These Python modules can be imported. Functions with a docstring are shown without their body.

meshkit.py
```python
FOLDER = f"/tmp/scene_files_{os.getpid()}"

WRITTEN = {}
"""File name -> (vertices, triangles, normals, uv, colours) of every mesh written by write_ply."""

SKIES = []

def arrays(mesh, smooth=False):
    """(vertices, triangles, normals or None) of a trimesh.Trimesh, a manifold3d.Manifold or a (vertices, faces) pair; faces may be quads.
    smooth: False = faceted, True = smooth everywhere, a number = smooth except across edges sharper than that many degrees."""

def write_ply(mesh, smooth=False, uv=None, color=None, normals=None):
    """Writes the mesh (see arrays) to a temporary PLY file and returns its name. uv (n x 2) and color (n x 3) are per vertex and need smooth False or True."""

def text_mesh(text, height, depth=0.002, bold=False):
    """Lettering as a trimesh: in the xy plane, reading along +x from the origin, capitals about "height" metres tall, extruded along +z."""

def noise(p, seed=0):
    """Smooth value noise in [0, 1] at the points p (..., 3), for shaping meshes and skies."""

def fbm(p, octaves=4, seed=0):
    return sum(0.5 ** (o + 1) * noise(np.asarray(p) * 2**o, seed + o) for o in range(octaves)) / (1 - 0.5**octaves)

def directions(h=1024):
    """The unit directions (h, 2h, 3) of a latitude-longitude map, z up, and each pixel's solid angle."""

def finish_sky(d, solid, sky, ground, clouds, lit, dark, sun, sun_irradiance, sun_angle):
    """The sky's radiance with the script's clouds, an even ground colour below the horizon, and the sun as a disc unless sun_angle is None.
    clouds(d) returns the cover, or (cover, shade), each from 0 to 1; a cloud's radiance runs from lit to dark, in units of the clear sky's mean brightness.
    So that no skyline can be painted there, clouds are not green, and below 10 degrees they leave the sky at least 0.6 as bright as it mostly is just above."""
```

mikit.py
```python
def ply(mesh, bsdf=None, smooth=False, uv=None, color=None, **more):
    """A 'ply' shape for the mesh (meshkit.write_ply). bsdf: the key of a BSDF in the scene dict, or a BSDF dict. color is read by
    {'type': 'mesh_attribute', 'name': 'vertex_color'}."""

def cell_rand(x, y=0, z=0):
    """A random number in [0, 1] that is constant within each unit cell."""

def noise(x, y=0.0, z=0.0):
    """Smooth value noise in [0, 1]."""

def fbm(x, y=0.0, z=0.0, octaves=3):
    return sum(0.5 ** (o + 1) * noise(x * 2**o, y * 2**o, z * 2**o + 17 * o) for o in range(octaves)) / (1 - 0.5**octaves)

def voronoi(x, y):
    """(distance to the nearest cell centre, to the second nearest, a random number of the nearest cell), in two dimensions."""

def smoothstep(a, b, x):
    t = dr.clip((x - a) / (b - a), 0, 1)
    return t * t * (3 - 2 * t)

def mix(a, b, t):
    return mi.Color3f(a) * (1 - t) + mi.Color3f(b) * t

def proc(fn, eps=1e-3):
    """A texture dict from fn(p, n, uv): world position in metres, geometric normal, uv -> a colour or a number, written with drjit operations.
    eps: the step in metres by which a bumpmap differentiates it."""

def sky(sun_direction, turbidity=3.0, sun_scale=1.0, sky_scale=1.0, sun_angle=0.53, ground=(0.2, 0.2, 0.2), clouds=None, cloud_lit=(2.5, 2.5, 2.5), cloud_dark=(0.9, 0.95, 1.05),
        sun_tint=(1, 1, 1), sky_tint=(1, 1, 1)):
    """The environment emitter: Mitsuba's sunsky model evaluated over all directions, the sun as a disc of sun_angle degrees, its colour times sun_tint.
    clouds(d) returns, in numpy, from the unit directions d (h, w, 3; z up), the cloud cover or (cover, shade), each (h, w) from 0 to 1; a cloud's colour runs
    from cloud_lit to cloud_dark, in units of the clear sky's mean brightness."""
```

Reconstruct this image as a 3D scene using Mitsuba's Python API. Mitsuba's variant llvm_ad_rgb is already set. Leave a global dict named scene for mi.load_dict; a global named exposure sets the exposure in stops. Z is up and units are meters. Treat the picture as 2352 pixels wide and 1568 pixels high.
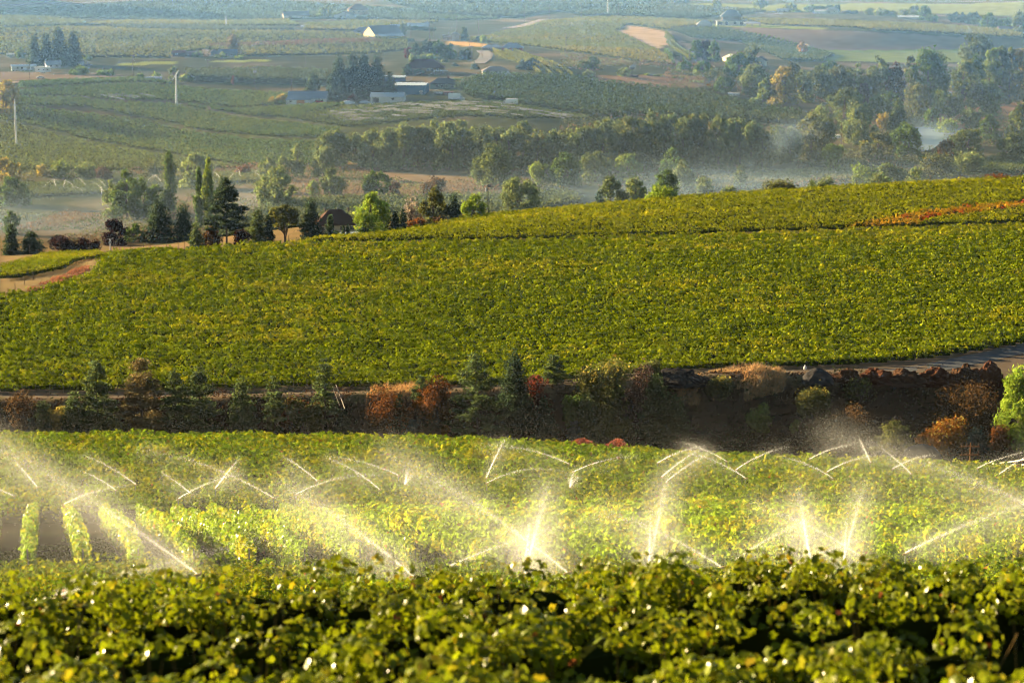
import math, random
import numpy as np, trimesh, shapely
import mitsuba as mi, drjit as dr
import mikit, meshkit
from scipy.interpolate import PchipInterpolator
from scipy.ndimage import gaussian_filter1d

# ------------------------------------------------------------------ camera, sky, exposure
HFOV, PITCH = 24.0, math.radians(10.0)
TX = math.tan(math.radians(HFOV / 2))
CP, SP = math.cos(PITCH), math.sin(PITCH)
T = mi.ScalarTransform4f
exposure = 4.5
scene, labels = {}, {}
scene['haze_medium'] = {'type': 'homogeneous', 'albedo': {'type': 'rgb', 'value': [0.9, 0.95, 0.98]},
                        'sigma_t': {'type': 'rgb', 'value': [0.000007, 0.000011, 0.000019]},
                        'phase': {'type': 'hg', 'g': 0.25}}
scene['camera'] = {'type': 'thinlens', 'fov': HFOV, 'fov_axis': 'x', 'near_clip': 0.5, 'far_clip': 12000.0,
                   'aperture_radius': 0.019, 'focus_distance': 420.0,
                   'to_world': T().look_at(origin=[0, 0, 0], target=[0, CP, -SP], up=[0, 0, 1]),
                   'medium': {'type': 'ref', 'id': 'haze_medium'}}
SUN_AZ, SUN_EL = math.radians(-60.0), math.radians(12.5)
SUN = np.array([math.sin(SUN_AZ) * math.cos(SUN_EL), math.cos(SUN_AZ) * math.cos(SUN_EL), math.sin(SUN_EL)])
scene['sky'] = mikit.sky(SUN.tolist(), turbidity=3.0, sky_scale=0.25, sun_tint=(0.95, 1.12, 1.5), ground=(0.10, 0.11, 0.06))
labels['sky'] = {'kind': 'structure'}

# ------------------------------------------------------------------ materials
def rgb(*c): return {'type': 'rgb', 'value': list(c)}
VC = {'type': 'mesh_attribute', 'name': 'vertex_color'}
scene['leaf_thin'] = {'type': 'principledthin', 'base_color': VC, 'roughness': 0.5, 'diff_trans': 1.15}
scene['vine_leaf'] = {'type': 'principledthin', 'base_color': VC, 'roughness': 0.5, 'diff_trans': 0.4}
scene['leaf_gloss'] = {'type': 'twosided', 'b': {'type': 'principled', 'base_color': VC, 'roughness': 0.28, 'specular': 0.4}}
scene['lit_leaf'] = {'type': 'principledthin', 'base_color': VC, 'roughness': 0.5, 'diff_trans': 1.3}
scene['wet_leaf'] = {'type': 'blendbsdf', 'weight': 0.35, 'a': {'type': 'ref', 'id': 'lit_leaf'}, 'b': {'type': 'ref', 'id': 'leaf_gloss'}}
scene['paint'] = {'type': 'twosided', 'b': {'type': 'diffuse', 'reflectance': VC}}
scene['metal_paint'] = {'type': 'twosided', 'b': {'type': 'principled', 'base_color': VC, 'roughness': 0.35, 'specular': 0.5}}
def bark_fn(p, n, uv):
    return mikit.mix((0.05, 0.04, 0.032), (0.17, 0.135, 0.105), mikit.fbm(p.x * 5, p.y * 5, p.z * 1.3))
scene['bark'] = {'type': 'twosided', 'b': {'type': 'diffuse', 'reflectance': mikit.proc(bark_fn)}}

# ------------------------------------------------------------------ pixels of the 2352 x 1568 photograph, terrain
def pdir(x, y):
    x, y = np.asarray(x, float), np.asarray(y, float)
    dx, dy = (x - 1176) / 1176 * TX, (784 - y) / 1176 * TX
    return np.stack([dx, CP + dy * SP, -SP + dy * CP], -1)
def at_d(x, y, d):
    """the point seen at photo pixel (x, y), d metres ahead"""
    v = pdir(x, y)
    return v * (np.asarray(d, float) / v[..., 1])[..., None]
def zp(y, d): return float(at_d(1176, y, d)[2])
COLS = [0, 392, 784, 1176, 1568, 1960, 2352]
KEYS = [  # (distance, kind, values) over the seven columns
    ([-200], 'z', [20]), ([-40], 'z', [1.0]), ([0], 'z', [-1.9]), ([8], 'z', [-4.9]),
    ([17], 'z', [-7.6]), ([30], 'z', [-10.4, -10.35, -10.3, -10.25, -10.2, -10.1, -10.1]), ([60], 'z', [-19.2]),
    ([100], 'z', [-29.4]),
    ([125], 'y', [1287]), ([171], 'y', [1222, 1222, 1218, 1210, 1206, 1212, 1220]),
    ([262], 'y', [1036, 1034, 1038, 1050, 1076, 1088, 1104]), ([285], 'z', [-66.]), ([315], 'z', [-84.]),
    ([385], 'z', [-91.5]), ([398, 400, 404, 408, 418, 424, 426], 'z', [-91.5, -91.5, -91.5, -91.5, -91.5, -91.5, -92]),
    ([410, 412, 416, 420, 430, 436, 440], 'y', [918, 915, 905, 892, 862, 856, 868]),
    ([428, 430, 434, 438, 444, 452, 475], 'y', [905, 902, 893, 884, 848, 838, 786]),
    ([560, 600, 615, 620, 625, 632, 640], 'y', [668, 588, 569, 563, 553, 541, 528]),
    ([640, 690, 710, 720, 735, 750, 760], 'y', [604, 588, 562, 503, 465, 441, 421]),
    ([700, 730, 760, 770, 780, 800, 810], 'z', [-99, -99, -96, -96, -96, -94, -94]),
    ([790, 800, 830, 840, 850, 870, 870], 'z', [-107.]), ([1025], 'z', [-107., -107, -107, -107, -107, -107.5, -108]),
    ([1120], 'y', [330, 330, 302, 275, 300, 330, 352]), ([1255], 'y', [190, 190, 193, 188, 212, 262, 300]),
    ([1340], 'y', [152, 152, 153, 152, 165, 230, 265]), ([1390, 1390, 1400, 1420, 1450, 1550, 1550], 'y', [131, 134, 136, 131, 138, 160, 205]),
    ([1700, 1700, 1700, 1700, 1750, 1800, 1850], 'y', [72, 72, 77, 86, 90, 126, 128]),
    ([1990, 1990, 1990, 1990, 1930, 1900, 1950], 'y', [42, 42, 46, 50, 60, 64, 82]),
    ([2600], 'y', [-30, -30, -14, -5, 5, 12, 12]), ([3300], 'y', [-70, -70, -50, -30, -15, -8, -8]),
    ([5200], 'z', [15, 12, 8, 5, 0, -5, -10]), ([7000], 'z', [55.])]
def col7(v): return list(v) * 7 if len(v) == 1 else list(v)
US = (np.array(COLS) - 1176) / 1176 * TX / CP
ug = np.linspace(US[0], US[-1], 241)
Dk = np.array([gaussian_filter1d(np.interp(ug, US, col7(k[0])), 6, mode='nearest') for k in KEYS])
Zk = []
for d_, kind, v in KEYS:
    z = [zp(b, a) for a, b in zip(col7(d_), col7(v))] if kind == 'y' else col7(v)
    Zk.append(gaussian_filter1d(np.interp(ug, US, z), 6, mode='nearest'))
Zk = np.array(Zk)
DG = np.concatenate([np.arange(-200, 60, 2.), np.arange(60, 480, 1.5), np.arange(480, 2200, 3.), np.arange(2200, 7001, 25.)])
ZT = np.array([PchipInterpolator(Dk[:, i], Zk[:, i])(DG) for i in range(len(ug))])
DIDX = np.arange(len(DG))
def ground_z(X, Y):
    X, Y = np.asarray(X, float), np.asarray(Y, float)
    u = np.clip(X / np.maximum(Y, 30.0), ug[0], ug[-1])
    fu = (u - ug[0]) / (ug[1] - ug[0])
    iu = np.clip(fu.astype(int), 0, len(ug) - 2); fu = fu - iu
    fd = np.interp(Y, DG, DIDX)
    i = np.clip(fd.astype(int), 0, len(DG) - 2); fd = fd - i
    z = (ZT[iu, i] * (1 - fd) + ZT[iu, i + 1] * fd) * (1 - fu) + (ZT[iu + 1, i] * (1 - fd) + ZT[iu + 1, i + 1] * fd) * fu
    amp = np.clip((Y - 780) / 300, 0, 1) * 1.1
    z = z + amp * (np.sin(X * .021 + Y * .013) * np.sin(Y * .017 - X * .008 + 1.0))
    # the shoulder of the high ridge that stands beyond the left edge of the view
    z = z + 140 * np.exp(-((X + 790) / 165) ** 2 - ((Y - 2320) / 230) ** 2)
    return z
def ground_at(x, y, dmin=40.0, up=0.0):
    """where the sight line of photo pixel (x, y) meets the ground beyond dmin"""
    d = np.concatenate([np.arange(dmin, 480, 0.5), np.arange(max(480, dmin), 4000, 1.0)])
    p = at_d(np.full(len(d), x), np.full(len(d), y), d)
    below = p[:, 2] <= ground_z(p[:, 0], p[:, 1]) + up
    k = int(np.argmax(below)) if below.any() else len(d) - 1
    q = p[k].copy(); q[2] = float(ground_z(q[0], q[1]))
    return q
def G(x, y):  # a point on the ground at plan position
    return np.array([x, y, float(ground_z(x, y))])
def mpp(d): return TX * d / CP / 1176  # metres per photo pixel at distance d
def to_px(p):
    p = np.asarray(p, float)
    dep = p[..., 1] * CP - p[..., 2] * SP
    return np.stack([1176 + 1176 / TX * p[..., 0] / dep, 784 - 1176 / TX * (p[..., 1] * SP + p[..., 2] * CP) / dep], -1)
def poly_ground(pts, dmin=40.0):
    return shapely.Polygon([ground_at(x, y, dmin)[:2] for x, y in pts]).buffer(0)

# ------------------------------------------------------------------ naming helpers
_used = {}
def numbered(name):
    n = _used.get(name, 0); _used[name] = n + 1
    return name if n == 0 else f'{name}_{n:03d}'
def tag(key, label=None, cat=None, group=None, kind=None):
    d = labels.setdefault(key, {})
    for k, v in (('label', label), ('category', cat), ('group', group), ('kind', kind)):
        if v: d[k] = v
def thing(name, label, cat, group=None, kind=None):
    key = numbered(name); tag(key, label, cat, group, kind); return key
def part(parent, name, mesh, bsdf, color=None, smooth=False, label=None, kind=None):
    """one entry; color: rgb (whole mesh) or per-vertex array -> vertex_color"""
    key = numbered(parent + '__' + name) if parent else name
    v, f = (mesh.vertices, mesh.faces) if hasattr(mesh, 'vertices') else mesh
    v, f = np.asarray(v, float), np.asarray(f, int)
    if color is not None:
        color = np.asarray(color, float)
        if color.ndim == 1: color = np.tile(color, (len(v), 1))
    scene[key] = mikit.ply((v, f), bsdf, smooth=smooth, color=color)
    if label or kind: tag(key, label, None, None, kind)
    return key
class MB:
    """collects pieces of ONE mesh with vertex colours"""
    def __init__(s): s.v, s.f, s.c, s.n = [], [], [], 0
    def add(s, v, f, c=(.5, .5, .5)):
        v, f, c = np.asarray(v, float), np.asarray(f, int), np.asarray(c, float)
        s.v.append(v); s.f.append(f + s.n); s.c.append(np.tile(c, (len(v), 1)) if c.ndim == 1 else c); s.n += len(v); return s
    def mesh(s): return np.vstack(s.v), np.vstack(s.f)
    def col(s): return np.vstack(s.c)
    def put(s, parent, name, bsdf, **k):
        return part(parent, name, s.mesh(), bsdf, color=s.col(), **k)
def box_vf(c, size, rot=0.0):
    m = trimesh.creation.box(size); v = np.array(m.vertices)
    ca, sa = math.cos(rot), math.sin(rot)
    v[:, :2] = v[:, :2] @ np.array([[ca, sa], [-sa, ca]])
    return v + np.asarray(c, float), np.array(m.faces)
def tube_vf(pts, radii, sides=5, cap=True):
    p = np.asarray(pts, float); r = np.broadcast_to(np.asarray(radii, float), (len(p),))
    t = np.gradient(p, axis=0); t /= np.linalg.norm(t, axis=1, keepdims=True) + 1e-9
    ref = np.where(np.abs(t[:, 2:]) < .9, [[0, 0, 1.]], [[1., 0, 0]])
    a = np.cross(t, ref); a /= np.linalg.norm(a, axis=1, keepdims=True) + 1e-9
    b = np.cross(t, a); g = np.arange(sides) * 2 * np.pi / sides
    v = (p[:, None] + r[:, None, None] * (np.cos(g)[None, :, None] * a[:, None] + np.sin(g)[None, :, None] * b[:, None])).reshape(-1, 3)
    i, j = np.meshgrid(np.arange(len(p) - 1), np.arange(sides), indexing='ij')
    q = np.stack([i * sides + j, i * sides + (j + 1) % sides, (i + 1) * sides + (j + 1) % sides, (i + 1) * sides + j], -1).reshape(-1, 4)
    f = np.vstack([q[:, [0, 1, 2]], q[:, [0, 2, 3]]])
    if cap:
        n = len(v); v = np.vstack([v, p[:1], p[-1:]]); k = np.arange(sides); e = (len(p) - 1) * sides
        f = np.vstack([f, np.stack([k * 0 + n, (k + 1) % sides, k], 1), np.stack([k * 0 + n + 1, e + k, e + (k + 1) % sides], 1)])
    return v, f

# ------------------------------------------------------------------ leaves
def unit(v): return v / (np.linalg.norm(v, axis=-1, keepdims=True) + 1e-12)
def leaf_tris(c, size, col, rng, aspect=0.75, flat=0.0):
    """one small bent-free triangle leaf clump per centre; flat > 0 turns them towards lying flat"""
    n = len(c); size = np.broadcast_to(np.asarray(size, float), (n,))[:, None]
    a = rng.normal(size=(n, 3)); a[:, 2] *= (1 - flat); a = unit(a)
    b = np.cross(a, unit(rng.normal(size=(n, 3)))); b = unit(b)
    v = np.stack([c + a * size * .62, c - a * size * .38 + b * size * .5 * aspect, c - a * size * .38 - b * size * .5 * aspect], 1).reshape(-1, 3)
    return v, np.arange(3 * n).reshape(n, 3), np.repeat(np.broadcast_to(col, (n, 3)), 3, axis=0)
def leaf_quads(c, size, col, rng, aspect=0.8, fold=0.25):
    """folded four-cornered leaves (two triangles each)"""
    n = len(c); size = np.broadcast_to(np.asarray(size, float), (n,))[:, None]
    a = unit(rng.normal(size=(n, 3))); b = unit(np.cross(a, unit(rng.normal(size=(n, 3))))); m = np.cross(a, b)
    v = np.stack([c + a * size * .5, c + b * size * .5 * aspect + m * size * fold, c - a * size * .5, c - b * size * .5 * aspect + m * size * fold], 1).reshape(-1, 3)
    k = np.arange(n)[:, None] * 4
    f = np.concatenate([k + [0, 1, 2], k + [0, 2, 3]], 1).reshape(-1, 3)
    return v, f, np.repeat(np.broadcast_to(col, (n, 3)), 4, axis=0)
def leaf_facing(c, nrm, size, col, rng, quads=False, aspect=.85, fold=.18):
    n = len(c); size = np.broadcast_to(np.asarray(size, float), (n,))[:, None]
    a = unit(np.cross(nrm, rng.normal(size=(n, 3)))); b = np.cross(nrm, a)
    if quads:
        v = np.stack([c + a * size * .5, c + b * size * .5 * aspect - nrm * size * fold, c - a * size * .5, c - b * size * .5 * aspect - nrm * size * fold], 1).reshape(-1, 3)
        k = np.arange(n)[:, None] * 4
        return v, np.concatenate([k + [0, 1, 2], k + [0, 2, 3]], 1).reshape(-1, 3), np.repeat(np.broadcast_to(col, (n, 3)), 4, axis=0)
    v = np.stack([c + a * size * .62, c - a * size * .38 + b * size * .55 * aspect, c - a * size * .38 - b * size * .55 * aspect], 1).reshape(-1, 3)
    return v, np.arange(3 * n).reshape(n, 3), np.repeat(np.broadcast_to(col, (n, 3)), 3, axis=0)
def vary(col, n, rng, v=.25, hue=.12):
    """n leaf colours round col: brightness and a slide between green and yellow-brown"""
    c = np.asarray(col, float) * np.exp(rng.normal(0, v, (n, 1)))
    c = c * np.exp(rng.normal(0, hue, (n, 1)) * np.array([[1.0, 0.15, -.8]]))
    return np.clip(c, .003, .85)
def in_view(p, mx=90, top=-60, bot=1660):
    q = to_px(p)
    return (p[..., 1] > 5) & (q[..., 0] > -mx) & (q[..., 0] < 2352 + mx) & (q[..., 1] > top) & (q[..., 1] < bot)
# ------------------------------------------------------------------ the ground: one sheet to the horizon
def region_mask(poly, X, Y): return shapely.contains_xy(poly, X, Y)
def build_ground():
    tu = np.concatenate([-np.geomspace(6, .26, 14), np.linspace(-.245, .245, 170), np.geomspace(.26, 6, 14)])
    yy = np.concatenate([np.arange(-200, 20, 10.), np.arange(20, 130, 3.), np.arange(130, 440, 2.4), np.arange(440, 780, 6.), np.arange(780, 1120, 5.), np.arange(1120, 2060, 7.), np.arange(2060, 3300, 40.), np.geomspace(3300, 7000, 14)])
    U, Y = np.meshgrid(tu, yy); X = U * (np.maximum(Y, 0) + 25)
    Z = ground_z(X, Y)
    P = np.stack([X, Y, Z], -1)
    n1, n2 = meshkit.fbm(P * .02, 4), meshkit.fbm(P * .15, 3, seed=5)
    Z2 = Z + (n2 - .5) * np.clip((Y - 280) / 60, 0, 1) * .5
    inr = region_mask(RIVER, X, Y); Z2 = np.where(inr, np.minimum(Z2, float(ground_z(*np.array(RIVER.centroid.coords[0]))) - 1.2), Z2)
    V = np.stack([X, Y, Z2], -1).reshape(-1, 3)
    nu, ny = len(tu), len(yy)
    i, j = np.meshgrid(np.arange(ny - 1), np.arange(nu - 1), indexing='ij')
    k = (i * nu + j).ravel(); f = np.vstack([np.stack([k, k + 1, k + nu + 1], 1), np.stack([k, k + nu + 1, k + nu], 1)])
    soil, dry, green = np.array([.115, .085, .055]), np.array([.27, .185, .095]), np.array([.075, .095, .03])
    a = np.clip((n1 - .38) * 4, 0, 1)[..., None]
    C = soil * (1 - a) + dry * a
    g = np.clip((n2 - .45) * 4, 0, 1)[..., None] * .55
    C = C * (1 - g) + green * g
    def paint(poly, col, amt=1.0):
        m = region_mask(poly, X, Y)[..., None] * amt
        return C * (1 - m) + np.asarray(col) * (.75 + .5 * n2[..., None]) * m
    va = np.clip((Y - 775) / 30, 0, 1)[..., None]; fl = np.clip((n1 - .5) * 5, 0, 1)[..., None]
    C = C * (1 - va) + va * (np.array([.06, .068, .03]) * (1 - fl * .7) + np.array([.24, .17, .10]) * fl * .7) * (.7 + .6 * n2[..., None])
    for poly, col, amt in FIELD_PATCHES + GROUND_PATCHES: C = paint(poly, col, amt)
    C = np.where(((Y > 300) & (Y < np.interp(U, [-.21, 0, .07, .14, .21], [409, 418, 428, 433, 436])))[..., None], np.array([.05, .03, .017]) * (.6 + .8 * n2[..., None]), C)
    C = np.where((Y < 300)[..., None], (soil * .42 * (1 - g) + green * .7 * g), C)  # near soil darkened in colour to imitate the shade between vine rows
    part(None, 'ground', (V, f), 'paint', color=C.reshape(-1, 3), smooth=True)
    tag('ground', kind='structure')
GROUND_PATCHES = [
    (poly_ground([(0, 900), (392, 897), (784, 887), (1176, 875), (1568, 842), (1960, 830), (2352, 770), (2352, 880), (1960, 857), (1568, 864), (1176, 893), (784, 907), (0, 920)], 380), (.15, .115, .085), .9),
    (poly_ground([(0, 590), (240, 592), (210, 625), (90, 655), (0, 690)], 500), (.26, .19, .095), .8),
    (poly_ground([(1422, 74), (1444, 59), (1532, 73), (1530, 104), (1514, 112), (1484, 103)], 900), (.46, .33, .2), 1),
    (poly_ground([(1546, 90), (1588, 104), (1622, 128), (1612, 142), (1572, 118)], 900), (.44, .31, .19), 1),
    (poly_ground([(1027, 95), (1080, 97), (1140, 106), (1140, 111), (1060, 106), (1027, 101)], 900), (.5, .3, .08), 1),
    (poly_ground([(1660, 61), (1800, 68), (2000, 76), (2220, 86), (2220, 114), (1960, 116), (1850, 110), (1760, 92)], 1000), (.17, .125, .085), 1),
    (poly_ground([(1850, 114), (2225, 114), (2240, 140), (1900, 142)], 900), (.15, .19, .04), 1),
    (poly_ground([(264, 145), (398, 141), (398, 149), (280, 151)], 900), (.2, .22, .04), 1),
    (poly_ground([(480, 140), (620, 137), (620, 142), (480, 145)], 900), (.2, .22, .04), 1),
    (poly_ground([(1640, 55), (1770, 57), (1900, 66), (1900, 69), (1640, 61)], 900), (.2, .23, .05), 1),
    (poly_ground([(2090, 215), (2352, 205), (2352, 300), (2200, 300), (2120, 262)], 900), (.33, .19, .11), .85),
    (poly_ground([(1380, 175), (1620, 178), (1620, 200), (1500, 210), (1380, 195)], 900), (.3, .18, .11), .8),
    (poly_ground([(690, 395), (1250, 408), (1240, 445), (690, 460)], 800), (.3, .2, .13), .4),
    (poly_ground([(0, 165), (280, 172), (280, 186), (0, 186)], 900), (.2, .15, .10), .9),
    (poly_ground([(1500, 6), (2352, 4), (2352, 40), (1760, 26), (1500, 24)], 1900), (.22, .25, .06), .9),
]
FIELD_PATCHES = []
# ------------------------------------------------------------------ vineyards and orchards: leaf clumps along rows
GREEN = np.array([.125, .18, .008]); LIME = np.array([.26, .31, .008]); YELLOW = np.array([.26, .2, .022]); OLIVE = np.array([.085, .085, .02])
PALE = np.array([.12, .14, .045]); DEEP = np.array([.035, .05, .012]); BROWNISH = np.array([.2, .12, .035]); RED = np.array([.36, .045, .02]); ORANGE = np.array([.4, .17, .025])
def row_points(poly, ang, spacing, n, rng, mx=90, dpow=1.5, dref=None):
    """about n random places on the rows that run at ang through the polygon: plan position, row number, distance along it"""
    ca, sa = math.cos(ang), math.sin(ang)
    xy = np.array(poly.exterior.coords); s, t = xy @ [ca, sa], xy @ [-sa, ca]
    got, tries = [], 0
    dref = dref or max(60.0, float(xy[:, 1].min()))
    while sum(len(g[0]) for g in got) < n and tries < 14:
        m = int(n * 1.6); tries += 1
        a = rng.uniform(s.min(), s.max(), m); r = np.floor(rng.uniform(t.min(), t.max(), m) / spacing)
        b = r * spacing
        X, Y = a * ca - b * sa, a * sa + b * ca
        ok = shapely.contains_xy(poly, X, Y) & (rng.random(m) < (dref / np.maximum(Y, 1)) ** dpow)
        X, Y, a, r = X[ok], Y[ok], a[ok], r[ok]
        ok = in_view(np.stack([X, Y, ground_z(X, Y)], -1), mx)
        got.append((X[ok], Y[ok], a[ok], r[ok]))
    return [np.concatenate(c)[:n] for c in zip(*got)]
def hash01(a, b, c, seed=0): return meshkit.noise(np.stack([a, b, np.asarray(c, float)], -1), seed)
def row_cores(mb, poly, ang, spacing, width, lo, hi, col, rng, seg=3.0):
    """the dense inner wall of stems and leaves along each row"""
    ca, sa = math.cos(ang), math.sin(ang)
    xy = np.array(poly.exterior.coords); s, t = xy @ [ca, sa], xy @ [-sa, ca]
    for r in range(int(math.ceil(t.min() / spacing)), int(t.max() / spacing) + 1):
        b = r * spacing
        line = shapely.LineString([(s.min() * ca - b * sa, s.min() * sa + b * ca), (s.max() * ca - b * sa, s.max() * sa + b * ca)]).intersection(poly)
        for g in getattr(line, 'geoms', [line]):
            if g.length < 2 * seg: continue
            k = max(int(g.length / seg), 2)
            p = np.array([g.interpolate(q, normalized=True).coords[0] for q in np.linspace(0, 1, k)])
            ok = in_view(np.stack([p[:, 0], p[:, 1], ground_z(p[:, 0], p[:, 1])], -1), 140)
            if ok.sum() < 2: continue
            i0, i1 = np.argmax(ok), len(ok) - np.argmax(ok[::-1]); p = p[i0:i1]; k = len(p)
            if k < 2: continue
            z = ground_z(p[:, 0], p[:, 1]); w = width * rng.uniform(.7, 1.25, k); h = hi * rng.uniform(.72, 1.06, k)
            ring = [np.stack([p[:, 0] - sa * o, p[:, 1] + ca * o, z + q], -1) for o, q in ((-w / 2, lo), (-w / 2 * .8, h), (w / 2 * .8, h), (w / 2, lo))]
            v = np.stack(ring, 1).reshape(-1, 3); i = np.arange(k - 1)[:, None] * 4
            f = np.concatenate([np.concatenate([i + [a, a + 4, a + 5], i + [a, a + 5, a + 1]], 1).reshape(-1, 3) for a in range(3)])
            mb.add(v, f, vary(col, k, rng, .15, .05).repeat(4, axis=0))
def vine_mesh(mb, poly, ang, spacing, n, size, rng, colour, h=(.55, 1.95), wide=.42, dpow=1.5, dref=None, quads=False, size_pow=1.0, blob=.42, jag=.35, rough=.42, step=.6, core=True):
    """leafy lumps along the rows; every leaf faces roughly out of its lump"""
    X, Y, a, r = row_points(poly, ang, spacing, n, rng, dpow=dpow, dref=dref)
    m = len(X); ca, sa = math.cos(ang), math.sin(ang)
    if core: row_cores(mb, poly, ang, spacing, wide * 1.1, h[0] * .9, h[1] * .7, np.array([.035, .045, .008]), rng, max(2.0, step * 3))  # inner wall coloured dark so that gaps between leaf lumps read as shade
    dref = dref or max(60.0, float(np.array(poly.exterior.coords)[:, 1].min()))
    cell = np.floor(a / step); k = rng.integers(0, 4, m)
    h1, h2, h3, h4 = (hash01(cell, r, k, seed=s) for s in (1, 2, 3, 4))
    plant = hash01(np.floor(a / (step * 2.5)), r, r * 0, seed=5)
    top = h[1] * (1 - jag * .3 + jag * .42 * (plant + .5 * h4 - .2))
    rad = blob * (.65 + .7 * h4) * (.75 + .5 * plant)
    frac = np.where(k == 3, 1.0, (k + h3) / 3.3)
    cz = np.maximum(h[0] + frac * (top - rad * .6 - h[0]), h[0] * .6)
    ac = (cell + .5 + (h1 - .5) * 1.0) * step
    off = (h2 - .5) * 2 * wide * np.where(frac > .85, .7, 1.0)
    d = unit(rng.normal(size=(m, 3))); d[:, 2] = np.where(d[:, 2] < -.35, -d[:, 2], d[:, 2])
    b = r * spacing + off + d[:, 1] * rad; aa = ac + d[:, 0] * rad * 1.15
    X2, Y2 = aa * ca - b * sa, aa * sa + b * ca
    P = np.stack([X2, Y2, ground_z(X2, Y2) + np.maximum(cz + d[:, 2] * rad, .12)], -1)
    N = np.stack([d[:, 0] * ca - d[:, 1] * sa, d[:, 0] * sa + d[:, 1] * ca, d[:, 2]], -1) + rng.normal(0, rough, (m, 3))
    C = colour(P, m, rng) * (.8 + .4 * h1)[:, None]
    sz = size * (np.maximum(Y, 1) / dref) ** size_pow * np.exp(rng.normal(0, .22, m))
    mb.add(*leaf_facing(P, unit(N), sz, C, rng, quads))
def pxang(p0, p1, dmin=40.0):
    a, b = ground_at(*p0, dmin), ground_at(*p1, dmin)
    return math.atan2(b[1] - a[1], b[0] - a[0])
def colours(base, alt, share=.2, scale=.05, v=.28, hue=.1, seed=0):
    def fn(P, m, rng):
        k = meshkit.fbm(P * [scale, scale, 0], 3, seed=seed)
        pick = (rng.random(m) < np.clip((k - .5) * 2.5 + share, 0, 1))[:, None]
        return np.where(pick, vary(alt, m, rng, v, hue), vary(base, m, rng, v, hue))
    return fn
def stuff(name, label, cat, builder, bsdf='vine_leaf'):
    mb = MB(); builder(mb)
    key = thing(name, label, cat, kind='stuff')
    part(None, key, mb.mesh(), bsdf, color=mb.col())
rng = np.random.default_rng(11)
MID_ANG = math.radians(-7)
MID_RED = poly_ground([(1905, 540), (2010, 520), (2130, 497), (2352, 474), (2352, 487), (2150, 512), (2080, 537), (1900, 543)], 420)
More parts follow.
